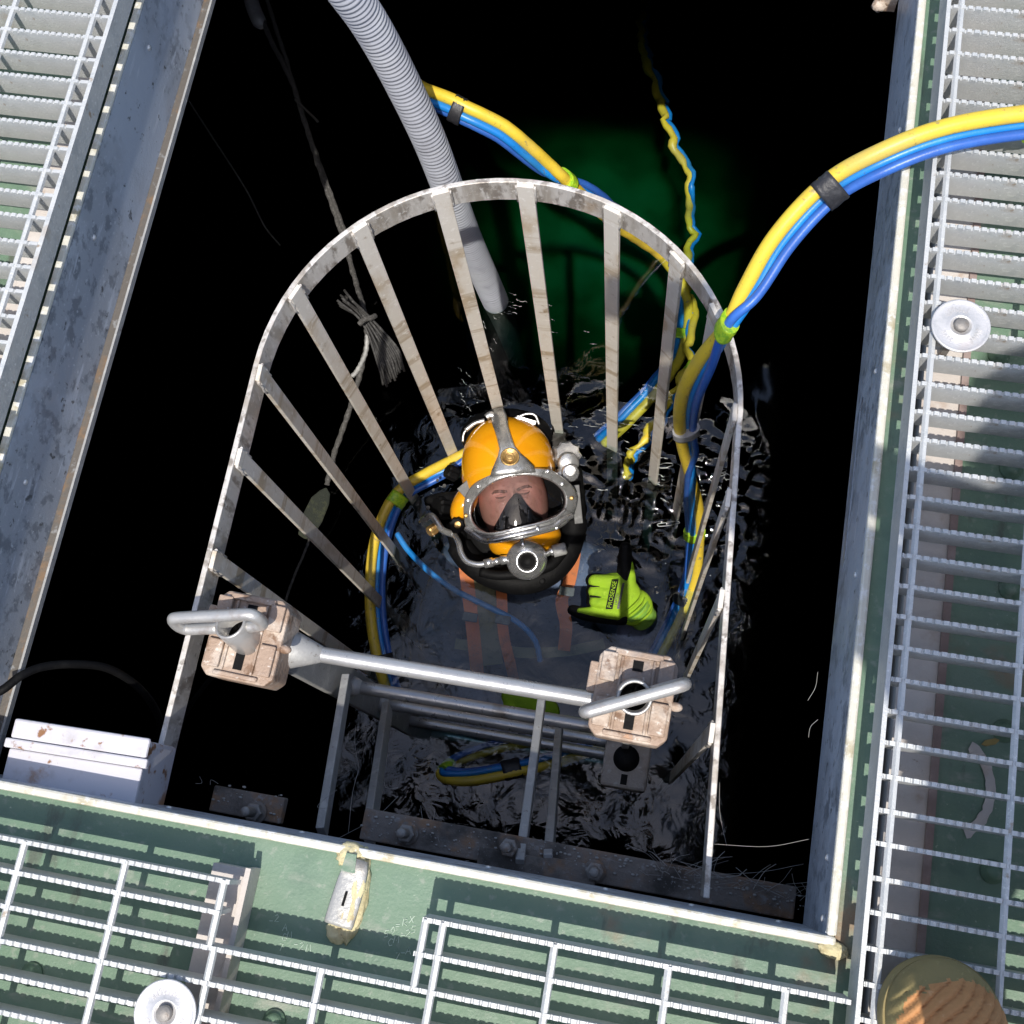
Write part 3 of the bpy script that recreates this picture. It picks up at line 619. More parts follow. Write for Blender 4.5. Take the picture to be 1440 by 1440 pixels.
# ------------------------------------------------------------------ ropes, cables, tag, box
M['cable_end'] = mat('weathered cable', (.035, .034, .033), .7, 0, [(90, (.085, .083, .08), .5, .68)], .4, 300)
def build_ropes():
    def rope(pts, r, label, cat='rope', mm='rope', wob=.002, n=10, twist=True):
        c = path_px(pts, n)
        c = [p + Vector((noise.noise(p * 30), noise.noise(p * 30 + Vector((5, 0, 0))), 0)) * wob for p in c]
        rr = [r * (1 + .16 * math.sin(i * 2.2)) for i in range(len(c))]
        return tag(MB().tube(c, rr, 8).build(cat.replace(' ', '_'), M[mm]), label, cat)
    rope([(352, -20, -.95), (378, 50, -.96), (408, 110, -.97), (430, 175, -.98), (452, 245, -1.0), (478, 320, -1.0), (500, 395, -.98), (510, 430, -.94), (516, 475, -.95), (508, 520, -1.0), (490, 580, -1.05), (470, 640, -1.09), (460, 682, -1.11)],
         .0062, 'grey rope hanging from the far edge down to the paddle-shaped float')
    rope([(372, -10, -.96), (398, 70, -.97), (422, 150, -.985), (446, 220, -1.0), (470, 285, -1.0), (492, 345, -.99)], .005, 'thinner grey rope twisted beside the long hanging rope')
    o = MB(); c = path_px([(348, -25, -.95), (356, 10, -.955), (368, 38, -.96)], 8)
    o.tube(c, [.018] * (len(c) - 2) + [.014, .008], 12); tag(o.build('rope_sleeve', M['post']), 'dark sleeve wrapped round the ropes at the far edge', 'sleeve')
    rope([(414, 140, -.97), (428, 152, -.97), (436, 160, -.97), (447, 171, -.97)], .003, 'loose frayed rope end sticking out of the hanging rope', wob=.001)
    rope([(258, 130, -.95), (300, 195, -1.0), (345, 265, -1.05), (372, 318, -1.08), (394, 345, -1.1)], .002, 'thin dark line slanting down behind the cage on the left', 'line', 'rope', .0)
    # bundle of tied cables
    a, m, z = P(508, 448, -.90), P(518, 452, -.92), P(560, 525, -.98)
    t = thing('cable_bundle', m, 'tied bundle of grey cable ends hanging behind the cage bars', 'cable bundle')
    for k in range(13):
        f = k / 12 - .5
        p0 = P(478 + 34 * (f + .5) * .6 - 4, 408 + 28 * abs(f) + 6 * (k % 3), -.86 - .02 * (k % 4)); p1 = P(515 + 10 * f, 450 - 8 * f, -.90 - .01 * (k % 3))
        p2 = P(545 + 28 * f, 500 - 20 * f, -.94); p3 = P(552 + 26 * f + (k % 3) * 3, 528 - 26 * f + 5 * (k % 2), -.98)
        MB().tube(crom([p0, p1, p2, p3], 6), .0030, 7).build('cable', M['cable_end'], t)
    MB().tube(crom([P(505, 456, -.87), P(513, 449, -.865), P(522, 447, -.87), P(528, 444, -.88)], 6), .006, 8).build('tie', M['rope'], t)
    rope([(517, 470, -.94), (513, 500, -.97), (502, 522, -1.0), (496, 528, -1.01)], .0052, 'short dark cable end beside the cable bundle', 'cable end', 'post')
    # paddle shaped float
    c = P(445, 722, -1.10); ex = RIGHT; Mx = frame_at(c, P(432, 748, -1.11) - P(461, 690, -1.09), z=CAM - c)
    ln = (P(432, 758, -1.11) - P(461, 685, -1.09)).length
    b = MB().prism([(-ln * .5, -.006), (-ln * .40, -.016), (-ln * .22, -.026), (ln * .1, -.026), (ln * .48, -.016), (ln * .5, .0), (ln * .47, .014), (ln * .1, .020), (-ln * .25, .016), (-ln * .42, .008)], Mx, .012)
    tag(b.build('paddle_float', M['painted_murk'], bevel=.003), 'dull grey paddle-shaped float tied on the rope at the water', 'float')
    rope([(436, 755, -1.11), (425, 785, -1.13), (412, 815, -1.135), (402, 845, -1.14)], .0030, 'lower piece of rope running from the paddle float to the water')
    tag(MB().tube(path_px([(-40, 985, -.06), (0, 972, -.06), (30, 950, -.07), (60, 938, -.09), (100, 934, -.12), (145, 938, -.16), (180, 955, -.2), (205, 978, -.24), (222, 1006, -.3), (230, 1040, -.36)], 10), .0056, 12).build('cable', M['black']),
        'black cable arching over the white box at the left edge', 'cable')
    tag(MB().tube(path_px([(330, 915, -.3), (300, 950, -.38), (272, 985, -.45), (258, 1010, -.5)], 8), .0042, 8).build('cable', M['black']), 'short dark cable drooping below the left socket block', 'cable')
    # white plastic box hung inside the front left corner
    z = -.05
    A, B = P(22, 1012, z), P(212, 1041, z)
    ux = (B - A); W = ux.length; ux.normalize(); uy = Vector((-ux.y, ux.x, 0)); 
    Mx = Matrix(((ux.x, uy.x, 0, A.x), (ux.y, uy.y, 0, A.y), (0, 0, 1, z), (0, 0, 0, 1)))
    t = thing('plastic_box', Mx @ Vector((W / 2, -.05, -.105)), 'rust stained white plastic box in the front left corner of the hatch', 'box')
    MB().box((0.004, -.086, -.105), (W - .004, -.001, -.004), Mx).build('box_body', M['boxw'], t, bevel=.006)
    MB().box((0, -.0225, -.0035), (W, .002, .003), Mx).build('lid', M['boxw'], t, bevel=.003)
    MB().box((-.004, -.0345, -.0030), (W + .004, -.0228, .0062), Mx).build('lid_rim', M['boxw'], t, bevel=.002)
    MB().box((.002, -.088, -.0035), (W - .002, -.0348, .0012), Mx).build('lid_panel', M['boxw'], t, bevel=.002)
build_ropes()

# ------------------------------------------------------------------ things on the green plate
M['tab'] = mat('worn metal tab', (.40, .40, .39), .45, .3, [(60, (.55, .54, .50), .5, .68), (25, (.30, .28, .25), .52, .7)], .4, 240)
def build_plate_bits():
    t = thing('sealed_bracket', P(484, 1255, 0), 'grey metal tab in a lump of yellow sealant foam on the green plate', 'bracket')
    b = MB(); c = P(492, 1250, .001); Mx = T(*c)
    def fn(p, q): return q * (1 + .22 * noise.noise(p * 3.1) + .10 * noise.noise(p * 8))
    b.ell((.006, -.004, .0), (.0165, .050, .013), Mx, 40, 24, fn); b.ell((-.006, .036, .0), (.017, .015, .011), Mx, 28, 16, fn); b.ell((-.004, -.046, .0), (.013, .014, .006), Mx, 24, 14, fn)
    b.build('sealant_foam', M['foam'], t)
    p0 = P(478, 1296, .002)
    tb = MB(); K = 12; Tm = T(p0.x + .001, p0.y, .004) @ Matrix.Rotation(R(-6), 4, 'Z')
    prof = [(-.004, .0165), (0, .0175), (.02, .0175), (.045, .0168), (.060, .0150), (.070, .0120)]
    for y, hw in prof:
        for k in range(K + 1):
            a = math.pi * (.06 + .88 * k / K); tb.v.append(Tm @ Vector((-math.cos(a) * hw, y,   .003 + .0070 * math.sin(a) ** .45)))
    for j in range(len(prof) - 1):
        for k in range(K): q = j * (K + 1) + k; tb.face((q, q + 1, q + K + 2, q + K + 1), True)
    tab = tb.build('metal_tab', M['tab'], t); sm_ = tab.modifiers.new('Thick', 'SOLIDIFY'); sm_.thickness = .002
    MB().prism([(-.0015, .018), (.0015, .018), (.0015, .034), (-.0015, .034)], T(p0.x, p0.y, .0147) @ Matrix.Rotation(R(-6), 4, 'Z'), .0004).build('slot', M['black'], t)
    MB().prism([(-.008, 0), (.008, 0), (.006, .02), (-.006, .02)], T(P(492, 1226, .004).x, P(492, 1226, .004).y, .012), .003).build('strap_end', M['green'], t)
    # scratched handwriting on the plate
    ink = MB()
    def glyph(px, py, w_, h_, strokes, sl=.0):
        for s in strokes:
            pts = [P(px + (x + sl * y) * w_, py - y * h_, .0006) for x, y in s]
            ink.tube(pts, .00045, 4, sm=False)
    A = [[(0, 0), (.4, 1), (.8, 0)], [(.15, .4), (.65, .4)]]; Rr = [[(0, 0), (0, 1), (.6, .9), (.6, .6), (0, .5), (.7, 0)]]; Xx = [[(0, 0), (.7, 1)], [(0, 1), (.7, 0)]]
    Cc = [[(.7, .9), (.3, 1), (0, .5), (.3, 0), (.7, .1)]]; Mm = [[(0, 0), (.1, 1), (.4, .3), (.7, 1), (.8, 0)]]; two = [[(0, .8), (.3, 1), (.6, .7), (0, 0), (.7, 0)]]
    five = [[(.6, 1), (.1, 1), (0, .6), (.5, .5), (.5, .1), (0, 0)]]; zero = [[(.3, 1), (0, .5), (.3, 0), (.6, .5), (.3, 1)]]; eq = [[(0, .3), (.6, .3)], [(0, .6), (.6, .6)]]; dash = [[(0, .5), (.6, .5)]]; seven = [[(0, 1), (.6, 1), (.2, 0)]]
    for px, py, g in ((540, 1318, five), (549, 1313, zero), (556, 1306, eq), (566, 1302, Rr), (575, 1298, Xx), (545, 1330, Cc), (553, 1326, Mm), (563, 1320, dash), (570, 1317, two), (578, 1312, five), (555, 1350, seven), (563, 1345, dash), (570, 1342, A)): glyph(px, py, 9, 10, g, .2)
    for px, py, g in ((397, 1309, A), (396, 1323, Cc), (403, 1320, Mm), (392, 1337, seven), (413, 1333, dash), (421, 1335, two), (430, 1338, Mm), (378, 1300, dash), (386, 1296, two)): glyph(px, py, 8, 10, g, .2)
    ink.build('chalk_scratches', M['scratch'], kind='stuff')
    for px, py, a in ((1392, 1044, .4),):
        p = P(px, py, .002); b = MB(); b.prism([(-.010, 0), (-.004, .0035), (.007, .003), (.011, 0), (.005, -.0035), (-.006, -.003)], T(*p) @ Matrix.Rotation(a, 4, 'Z'), .0012)
        tag(b.build('dead_leaf', M['leaf']), 'small yellow dead leaf on the green plate under the right grating', 'leaf')
    # peeled ring mark under the right grating
    b = MB(); c = P(1332, 1105, .0); N = 26
    for i in range(N + 1):
        a = R(-62 + 125 * i / N); w0 = .060 + .003 * noise.noise((i * .6, 0, 0)); w1 = .048 + .003 * noise.noise((i * .7, 4, 0))
        for r_ in (w1, w0): b.v.append(c + Vector((math.cos(a) * r_ * .85, math.sin(a) * r_, .0025)))
    for i in range(N): b.face((2 * i, 2 * i + 1, 2 * i + 3, 2 * i + 2))
    tag(b.build('ring_stain', M['beige']), 'curved band of peeled paint on the plate under the right grating', 'stain')
    b = MB(); b.ell(P(1172, 1336, .004), (.016, .009, .006), None, 24, 12, lambda p, q: q * (1 + .3 * noise.noise(p * 3))); tag(b.build('sealant_blob', M['foam']), 'dirty lump of sealant at the front right corner of the hatch', 'sealant')
    # cobwebs and debris
    rr = random.Random(5); wbm = MB()
    def strand(a, b, sag, r=.0005):
        m_ = (a + b) / 2 + Vector((rr.uniform(-.01, .01), rr.uniform(-.006, .006), -sag)); wbm.tube(crom([a, m_, b], 5), r, 4)
    for k in range(44):
        x0 = rr.uniform(900, 1130); a = P(x0, 1238 + (x0 - 1000) * .16 + rr.uniform(-14, 10), -.20); b = P(x0 + rr.uniform(-70, 70), 1228 + (x0 - 1000) * .16 + rr.uniform(-30, 14), -.205)
        strand(a, b, .004 + .012 * rr.random(), rr.choice((.00022, .0003, .0005)))
    for k in range(6):
        x0 = rr.uniform(250, 620); a = P(x0, 1125 + (x0 - 300) * .20 + rr.uniform(-24, 4), -.21); b = P(x0 + rr.uniform(-50, 50), 1110 + (x0 - 300) * .2 + rr.uniform(-40, 0), -.22)
        strand(a, b, .006, .0003)
    for (a, b, za, zb) in (((1150, 945), (1136, 985), -.1, -.12), ((1150, 1012), (1137, 1037), -.1, -.12), ((1004, 1187), (1138, 1180), -.15, -.12), ((1012, 1100), (1022, 1190), -.2, -.2), ((1005, 1230), (1130, 1215), -.18, -.2),
                           ((560, 1120), (470, 1182), -.3, -.22), ((540, 1100), (560, 1108), -.3, -.3), ((500, 1020), (505, 1080), -.5, -.45), ((505, 1080), (490, 1170), -.45, -.25)):
        strand(P(*a, za), P(*b, zb), .003, .0003)
    wbm.build('cobweb', M['web'], kind='stuff')
    db = MB()
    for k in range(190):
        if k < 90: x0 = rr.uniform(250, 700); p = P(x0, 1118 + (x0 - 300) * .20 + rr.uniform(-20, 12), -.212)
        else: x0 = rr.uniform(760, 1130); p = P(x0, 1212 + (x0 - 850) * .19 + rr.uniform(-12, 16), -.2125)
        if p.y > -.013: p.y = -.014 - rr.random() * .02
        if p.x < -.33 and not -.54 < p.x < -.44: continue
        s_ = rr.uniform(.0006, .0022); db.ell((p.x, p.y, -.2122), (s_ * 1.6, s_, s_ * .7), None, 5, 3)
    db.build('debris', M['web'], kind='stuff')
build_plate_bits()
def build_glints():
    M['painted_glints'] = mat('water froth', (.40, .42, .41), .5)  # pale threads modelled on the ripples in place of sun and sky glints
    rr = random.Random(3); b = MB()
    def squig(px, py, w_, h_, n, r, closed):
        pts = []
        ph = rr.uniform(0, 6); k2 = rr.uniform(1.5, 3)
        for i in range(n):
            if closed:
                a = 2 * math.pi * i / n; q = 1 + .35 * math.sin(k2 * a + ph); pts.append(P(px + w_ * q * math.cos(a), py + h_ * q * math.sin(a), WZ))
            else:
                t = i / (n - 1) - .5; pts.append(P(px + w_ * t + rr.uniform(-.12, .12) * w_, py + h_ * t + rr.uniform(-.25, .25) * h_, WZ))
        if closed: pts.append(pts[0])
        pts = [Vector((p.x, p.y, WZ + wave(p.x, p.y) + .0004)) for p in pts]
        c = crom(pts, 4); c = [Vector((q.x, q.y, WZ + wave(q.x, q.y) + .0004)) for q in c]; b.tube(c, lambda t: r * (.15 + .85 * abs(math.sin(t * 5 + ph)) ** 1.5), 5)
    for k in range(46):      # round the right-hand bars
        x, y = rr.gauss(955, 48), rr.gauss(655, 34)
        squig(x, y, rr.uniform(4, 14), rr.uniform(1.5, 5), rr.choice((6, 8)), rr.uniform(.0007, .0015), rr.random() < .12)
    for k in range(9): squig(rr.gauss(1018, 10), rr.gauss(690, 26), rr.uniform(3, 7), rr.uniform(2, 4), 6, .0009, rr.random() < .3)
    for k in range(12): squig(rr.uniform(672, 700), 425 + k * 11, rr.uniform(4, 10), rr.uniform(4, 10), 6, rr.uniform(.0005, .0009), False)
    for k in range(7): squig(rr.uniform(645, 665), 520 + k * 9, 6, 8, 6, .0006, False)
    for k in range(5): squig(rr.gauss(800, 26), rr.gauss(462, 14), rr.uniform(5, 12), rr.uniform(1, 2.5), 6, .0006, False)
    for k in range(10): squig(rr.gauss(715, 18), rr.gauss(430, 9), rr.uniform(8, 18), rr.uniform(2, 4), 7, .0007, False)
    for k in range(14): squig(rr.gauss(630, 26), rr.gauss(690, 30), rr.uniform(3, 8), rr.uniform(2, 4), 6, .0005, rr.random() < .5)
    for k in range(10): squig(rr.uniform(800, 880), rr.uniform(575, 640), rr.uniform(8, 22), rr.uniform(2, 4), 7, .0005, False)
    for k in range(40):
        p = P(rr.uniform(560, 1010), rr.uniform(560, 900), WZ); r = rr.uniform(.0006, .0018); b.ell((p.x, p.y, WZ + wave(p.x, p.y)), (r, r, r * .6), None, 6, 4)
    b.build('painted_glints', M['painted_glints'], kind='stuff')
build_glints()
# ------------------------------------------------------------------ diver
M['shell'] = mat('yellow helmet enamel', (.80, .34, .008), .16, 0, [(12, (.74, .29, .006), .5, .7)], .02, 80, coat=.6)
M['chrome'] = mat('polished chrome', (.78, .78, .79), .20, .85, [(40, (.52, .52, .53), .5, .72)], .12, 200, rvar=.08)
M['frame'] = mat('brushed port frame', (.60, .60, .59), .30, .8, [(50, (.36, .36, .35), .48, .7), (18, (.75, .75, .74), .5, .7)], .2, 260, rvar=.1)
M['brass'] = mat('brass', (.52, .33, .12), .35, .7, [(80, (.34, .20, .08), .5, .7)], .4, 300)
M['skin'] = mat('skin', (.50, .265, .20), .5, 0, [(22, (.60, .28, .225), .42, .68), (70, (.40, .19, .145), .5, .75), (14, (.44, .24, .20), .5, .7)], .35, 200)
M['brow'] = mat('brown brow hair', (.17, .095, .07), .9, 0, [(200, (.34, .18, .135), .45, .62)], .8, 400)
M['tube'] = mat('dull grey fitting', (.09, .09, .09), .55, .2, [(60, (.16, .16, .16), .5, .7)], .3, 260)
M['suit'] = mat('navy drysuit', (.19, .19, .31), .65, 0, [(14, (.12, .12, .20), .45, .65), (40, (.27, .27, .40), .55, .72), (90, (.06, .06, .10), .58, .7)], .5, 120)
M['strap'] = mat('orange webbing', (.78, .20, .07), .75, 0, [(60, (.55, .17, .08), .5, .7)], .5, 350)
M['strap_tan'] = mat('khaki webbing', (.25, .21, .13), .8, 0, [(60, (.16, .14, .09), .5, .7)], .5, 350)
M['lime'] = mat('lime knit glove', (.27, .45, .012), .8, 0, [(26, (.20, .36, .012), .48, .7), (90, (.33, .51, .03), .56, .7), (12, (.22, .34, .03), .55, .72)], .9, 420)
M['lime_dark'] = mat('glove cuff', (.20, .40, .05), .8, 0, [(40, (.15, .31, .06), .5, .7)], .8, 300)
gm = bpy.data.materials.new('face glass'); gm.use_nodes = True; n_ = gm.node_tree; n_.nodes.clear()
_o = n_.nodes.new('ShaderNodeOutputMaterial'); _t = n_.nodes.new('ShaderNodeBsdfTransparent'); _t.inputs[0].default_value = (.72, .71, .73, 1)
_g = n_.nodes.new('ShaderNodeBsdfGlossy'); _g.inputs['Roughness'].default_value = .03
_f = n_.nodes.new('ShaderNodeFresnel'); _f.inputs[0].default_value = 1.5; _m = n_.nodes.new('ShaderNodeMixShader')
n_.links.new(_f.outputs[0], _m.inputs[0]); n_.links.new(_t.outputs[0], _m.inputs[1]); n_.links.new(_g.outputs[0], _m.inputs[2]); n_.links.new(_m.outputs[0], _o.inputs[0])
M['glass'] = gm

class Local:
    """a frame at a place: x to the right and y up as the viewer sees it, z towards the viewer, in photo pixels at that distance"""
    def __init__(s, px, py, z):
        s.c = P(px, py, z); s.px = px; s.py = py
        v = (CAM - s.c).normalized(); x = (RIGHT - v * RIGHT.dot(v)).normalized(); y = v.cross(x)
        s.x, s.y, s.v = x, y, v; s.s = (s.c - CAM).dot(FWD) / F
    def __call__(s, px, py, d): return s.c + (s.x * (px - s.px) + s.y * (s.py - py) + s.v * d) * s.s
    def mat(s, px, py, d, z=None, x=None):
        """matrix in metres at that spot; z, x in local directions"""
        def w(a): return s.x * a[0] + s.y * a[1] + s.v * a[2]
        return frame_at(s(px, py, d), w(x or (1, 0, 0)), z=w(z or (0, 0, 1)))
def skin_body(name, verts, edges, radii, m, parent, sub=2, root=0):
    off = root_loc(parent)
    me = bpy.data.meshes.new(name); me.from_pydata([tuple(Vector(v) - off) for v in verts], edges, []); me.update()
    o = bpy.data.objects.new(name, me); C.objects.link(o); o.parent = parent
    o.modifiers.new('Skin', 'SKIN')
    if not me.skin_vertices: 
        bpy.context.view_layer.objects.active = o
    for i, r in enumerate(radii):
        sv = me.skin_vertices[0].data[i]; sv.radius = (r, r) if not isinstance(r, tuple) else r
        sv.use_root = (i == root)
    o.modifiers['Skin'].use_smooth_shade = True
    ss = o.modifiers.new('Subdivision', 'SUBSURF'); ss.levels = sub; ss.render_levels = sub
    me.materials.append(m); return o
def remesh(o, vox, smooth=4):
    r = o.modifiers.new('Remesh', 'REMESH'); r.mode = 'VOXEL'; r.voxel_size = vox; r.use_smooth_shade = True
    s = o.modifiers.new('Smooth', 'SMOOTH'); s.factor = .5; s.iterations = smooth
    return o
def inside(poly, x, y):
    c = False; n = len(poly)
    for i in range(n):
        x1, y1 = poly[i]; x2, y2 = poly[(i + 1) % n]
        if (y1 > y) != (y2 > y) and x < (x2 - x1) * (y - y1) / (y2 - y1) + x1: c = not c
    return c
def resample(poly, n, c):
    """closed smooth outline sampled at n even angles round c"""
    pts = [Vector((x, y, 0)) for x, y in poly]; k = len(pts); sm = []
    for i in range(k):
        p0, p1, p2, p3 = pts[i - 1], pts[i], pts[(i + 1) % k], pts[(i + 2) % k]
        for q in range(8):
            t = q / 8; sm.append(.5 * (2 * p1 + (p2 - p0) * t + (2 * p0 - 5 * p1 + 4 * p2 - p3) * t * t + (3 * p1 - p0 - 3 * p2 + p3) * t ** 3))
    out = []
    for j in range(n):
        a = 2 * math.pi * j / n; dx, dy = math.cos(a), math.sin(a); best = None
        for i in range(len(sm)):
            p, q = sm[i], sm[(i + 1) % len(sm)]
            ax, ay, bx, by = p.x - c[0], p.y - c[1], q.x - c[0], q.y - c[1]
            den = dx * (by - ay) - dy * (bx - ax)
            if abs(den) < 1e-9: continue
            t = (ax * (by - ay) - ay * (bx - ax)) / den; u = (ax * dy - ay * dx) / den
            if t > 0 and -1e-6 <= u <= 1 + 1e-6 and (best is None or t > best): best = t
        out.append((c[0] + dx * best, c[1] + dy * best))
    return out

def build_diver():
    D = thing('person', (-.29, .55, -1.9), 'diver in a yellow helmet and navy suit looking up from the water inside the cage', 'diver')
    H = Local(716, 690, -1.03)
    # body: one continuous suit
    pelvis = (-.24, .34, -1.92); v = [pelvis, (-.255, .42, -1.68), (-.275, .51, -1.47), (-.29, .575, -1.32), (-.30, .62, -1.19),
         (-.45, .575, -1.37), (-.52, .42, -1.52), (-.34, .24, -1.34), (-.225, .185, -1.20),
         (-.11, .575, -1.36), (.045, .44, -1.42), (-.01, .44, -1.25), (-.034, .452, -1.165),
         (-.34, .34, -2.0), (-.36, .30, -2.4), (-.37, .45, -2.8), (-.14, .34, -2.0), (-.12, .30, -2.4), (-.11, .45, -2.8)]
    e = [(0, 1), (1, 2), (2, 3), (3, 4), (3, 5), (5, 6), (6, 7), (7, 8), (3, 9), (9, 10), (10, 11), (11, 12), (0, 13), (13, 14), (14, 15), (0, 16), (16, 17), (17, 18)]
    r = [(.17, .13), (.16, .12), (.18, .13), (.14, .10), .075, .085, .060, .048, .036, .085, .060, .046, .034, .10, .075, .055, .10, .075, .055]
    skin_body('drysuit', v, e, r, M['suit'], D)
    # harness straps over the chest
    def strip(pts, w_, mm, name='harness_strap'):
        c = crom(pts, 8); b = MB()
        for i, p in enumerate(c):
            t = (c[min(i + 1, len(c) - 1)] - c[max(i - 1, 0)]).normalized(); vv = (CAM - p).normalized(); sd = t.cross(vv).normalized()
            for o_, h in ((-.5, 0), (.5, 0), (.5, .006), (-.5, .006)): b.v.append(p + sd * o_ * w_ + vv * h)
        for i in range(len(c) - 1):
            for k in range(4):
                k2 = (k + 1) % 4; b.face((i * 4 + k, i * 4 + k2, i * 4 + 4 + k2, i * 4 + 4 + k))
        b.face((0, 1, 2, 3)); kk = len(c) * 4; b.face((kk - 1, kk - 2, kk - 3, kk - 4))
        return b.build(name, M[mm], D)
    strip([P(652, 772, -1.165), P(656, 810, -1.168), P(661, 850, -1.172), P(666, 895, -1.19), P(670, 935, -1.24), P(674, 970, -1.34)], .030, 'strap')
    strip([P(704, 815, -1.165), P(706, 850, -1.17), P(708, 890, -1.185), P(718, 935, -1.24), P(726, 970, -1.34)], .024, 'strap')
    strip([P(678, 805, -1.172), P(684, 850, -1.18), P(688, 890, -1.195), P(693, 935, -1.25)], .046, 'strap_tan')
    strip([P(806, 740, -1.18), P(808, 775, -1.18), P(800, 820, -1.182), P(790, 845, -1.186), P(796, 880, -1.20), P(793, 915, -1.24)], .028, 'strap')
    for px, py in ((661, 868), (707, 872), (797, 832)):
        p = P(px, py, -1.158); MB().box((p.x - .017, p.y - .010, p.z), (p.x + .017, p.y + .010, p.z + .004)).build('strap_buckle', M['tube'], D, bevel=.0015)
    strip([P(640, 905, -1.24), P(690, 912, -1.24), P(740, 918, -1.25), P(800, 915, -1.26), P(850, 905, -1.28)], .024, 'strap_tan', 'chest_belt')

    # ---- helmet
    outer = [(692, 667), (712, 660), (735, 658), (749, 659), (772, 662), (792, 674), (806, 688), (810, 706), (802, 727), (783, 742), (751, 751), (718, 758), (691, 761), (670, 752), (657, 741), (653, 715), (658, 693), (671, 678)]
    inner = [(700, 677), (726, 670), (754, 671), (776, 679), (790, 693), (792, 709), (783, 721), (754, 733), (722, 742), (695, 748), (679, 744), (667, 733), (664, 717), (669, 703), (682, 688)]
    cc = (729, 708)
    sc = (716, 674); srx, sry, srz = 67, 88, 72
    def dsh(x, y):
        q = 1 - ((x - sc[0]) / srx) ** 2 - ((y - sc[1]) / sry) ** 2
        return srz * math.sqrt(max(q, 0))
    def dport(x, y): return 75 - .0054 * (x - cc[0]) ** 2 - .0012 * (y - cc[1]) ** 2
    hel = MB(); nu, nv = 72, 44
    grid = {}
    for j in range(nv + 1):
        th = math.pi * j / nv
        for i in range(nu):
            ph = 2 * math.pi * i / nu
            p = Vector((math.sin(th) * math.cos(ph), math.cos(th), math.sin(th) * math.sin(ph)))
            tap = 1 - .20 * max(0, -p.y) + (.26 * p.y ** 2 if p.y > 0 else 0)
            grid[j, i] = len(hel.v); hel.v.append(H(sc[0] + p.x * srx * tap + p.y * -4, sc[1] - p.y * sry, p.z * srz * (1 - .1 * max(-p.y, 0))))
    grown = [(cc[0] + (x - cc[0]) * 1.10, cc[1] + (y - cc[1]) * 1.12) for x, y in inner]
    def px_of(p):
        q = (p - H.c) / H.s; return H.px + q.dot(H.x), H.py - q.dot(H.y), q.dot(H.v)
    for j in range(nv):
        for i in range(nu):
            i2 = (i + 1) % nu; f = (grid[j, i], grid[j + 1, i], grid[j + 1, i2], grid[j, i2])
            x, y, d = px_of((hel.v[f[0]] + hel.v[f[2]]) / 2)
            if d > -45 and inside(grown, x, y): continue
            hel.face(f, True)
    HEL = hel.build('helmet', M['shell'], D)
    sld = HEL.modifiers.new('Thick', 'SOLIDIFY'); sld.thickness = .005; sld.offset = -1
    # chin and left cheek of the shell
    MB().ell((0, 0, 0), (52 * H.s, 30 * H.s, 52 * H.s), H.mat(738, 758, 6, x=(1, .16, 0)), 32, 20).build('chin', M['shell'], HEL)
    b = MB(); b.ell((0, 0, 0), (17 * H.s, 30 * H.s, 26 * H.s), H.mat(653, 708, 2, x=(1, -.5, 0)), 20, 14); b.build('cheek_bulge', M['shell'], HEL)
    # port frame
    N = 72; oc, ic = resample(outer, N, cc), resample(inner, N, cc)
    b = MB()
    for k in range(N):
        (ox, oy), (ix, iy) = oc[k], ic[k]
        ex_, ey_ = ox * .9 + ix * .1, oy * .9 + iy * .1; fx_, fy_ = ox * .12 + ix * .88, oy * .12 + iy * .88
        b.v += [H(ox, oy, dport(ox, oy) - 24), H(ox, oy, dport(ox, oy) - 2), H(ex_, ey_, dport(ex_, ey_) + 2.5), H(fx_, fy_, dport(fx_, fy_) + 2.5), H(ix, iy, dport(ix, iy) - 1), H(ix, iy, dport(ix, iy) - 22)]
    for k in range(N):
        k2 = (k + 1) % N
        for q in range(6):
            q2 = (q + 1) % 6; b.face((k * 6 + q, k2 * 6 + q, k2 * 6 + q2, k * 6 + q2), q in (2,))
    FR = b.build('port_frame', M['frame'], HEL, bevel=.0008)
    # clamp wave along the lower edge
    lw = [(657, 741), (668, 749), (682, 757), (698, 756), (722, 750), (752, 744), (776, 738), (788, 729), (802, 724)]
    b = MB(); c = crom([H(x, y, dport(x, y) + 5) for x, y in lw], 8); b.tube(c, 4.2 * H.s, 10); b.build('clamp_bar', M['chrome'], HEL)
    lw = [(668, 742), (686, 748), (704, 746), (728, 740), (756, 734), (778, 727), (792, 716)]
    b = MB(); c = crom([H(x, y, dport(x, y) + 6) for x, y in lw], 8); b.tube(c, 2.0 * H.s, 8); b.build('clamp_edge', M['chrome'], HEL)
    for x, y in ((674, 684), (660, 703), (657, 724), (668, 750), (689, 757), (754, 741), (780, 740), (797, 727), (801, 700), (788, 681), (768, 664), (698, 668), (720, 664), (744, 663)):
        MB().lathe([(3.2 * H.s, 0), (3.0 * H.s, 1.6 * H.s), (2.0 * H.s, 2.4 * H.s), (.2 * H.s, 2.4 * H.s)], H.mat(x, y, dport(x, y) + 2.4 + (4 if y > 736 else 0)), 12).build('port_screw', M['brass' if x % 2 else 'chrome'], HEL)
    # glass
    b = MB(); rings = 5
    for q in range(rings + 1):
        for k in range(N):
            u = 1.02 * (1 - q / rings * .999); x = cc[0] + (ic[k][0] - cc[0]) * u; y = cc[1] + (ic[k][1] - cc[1]) * u
            b.v.append(H(x, y, dport(x, y) - 5))
    for q in range(rings):
        for k in range(N):
            k2 = (k + 1) % N; b.face((q * N + k, q * N + k2, (q + 1) * N + k2, (q + 1) * N + k), True)
    b.build('port_glass', M['glass'], HEL)
    # black liner tube behind the port
    b = MB()
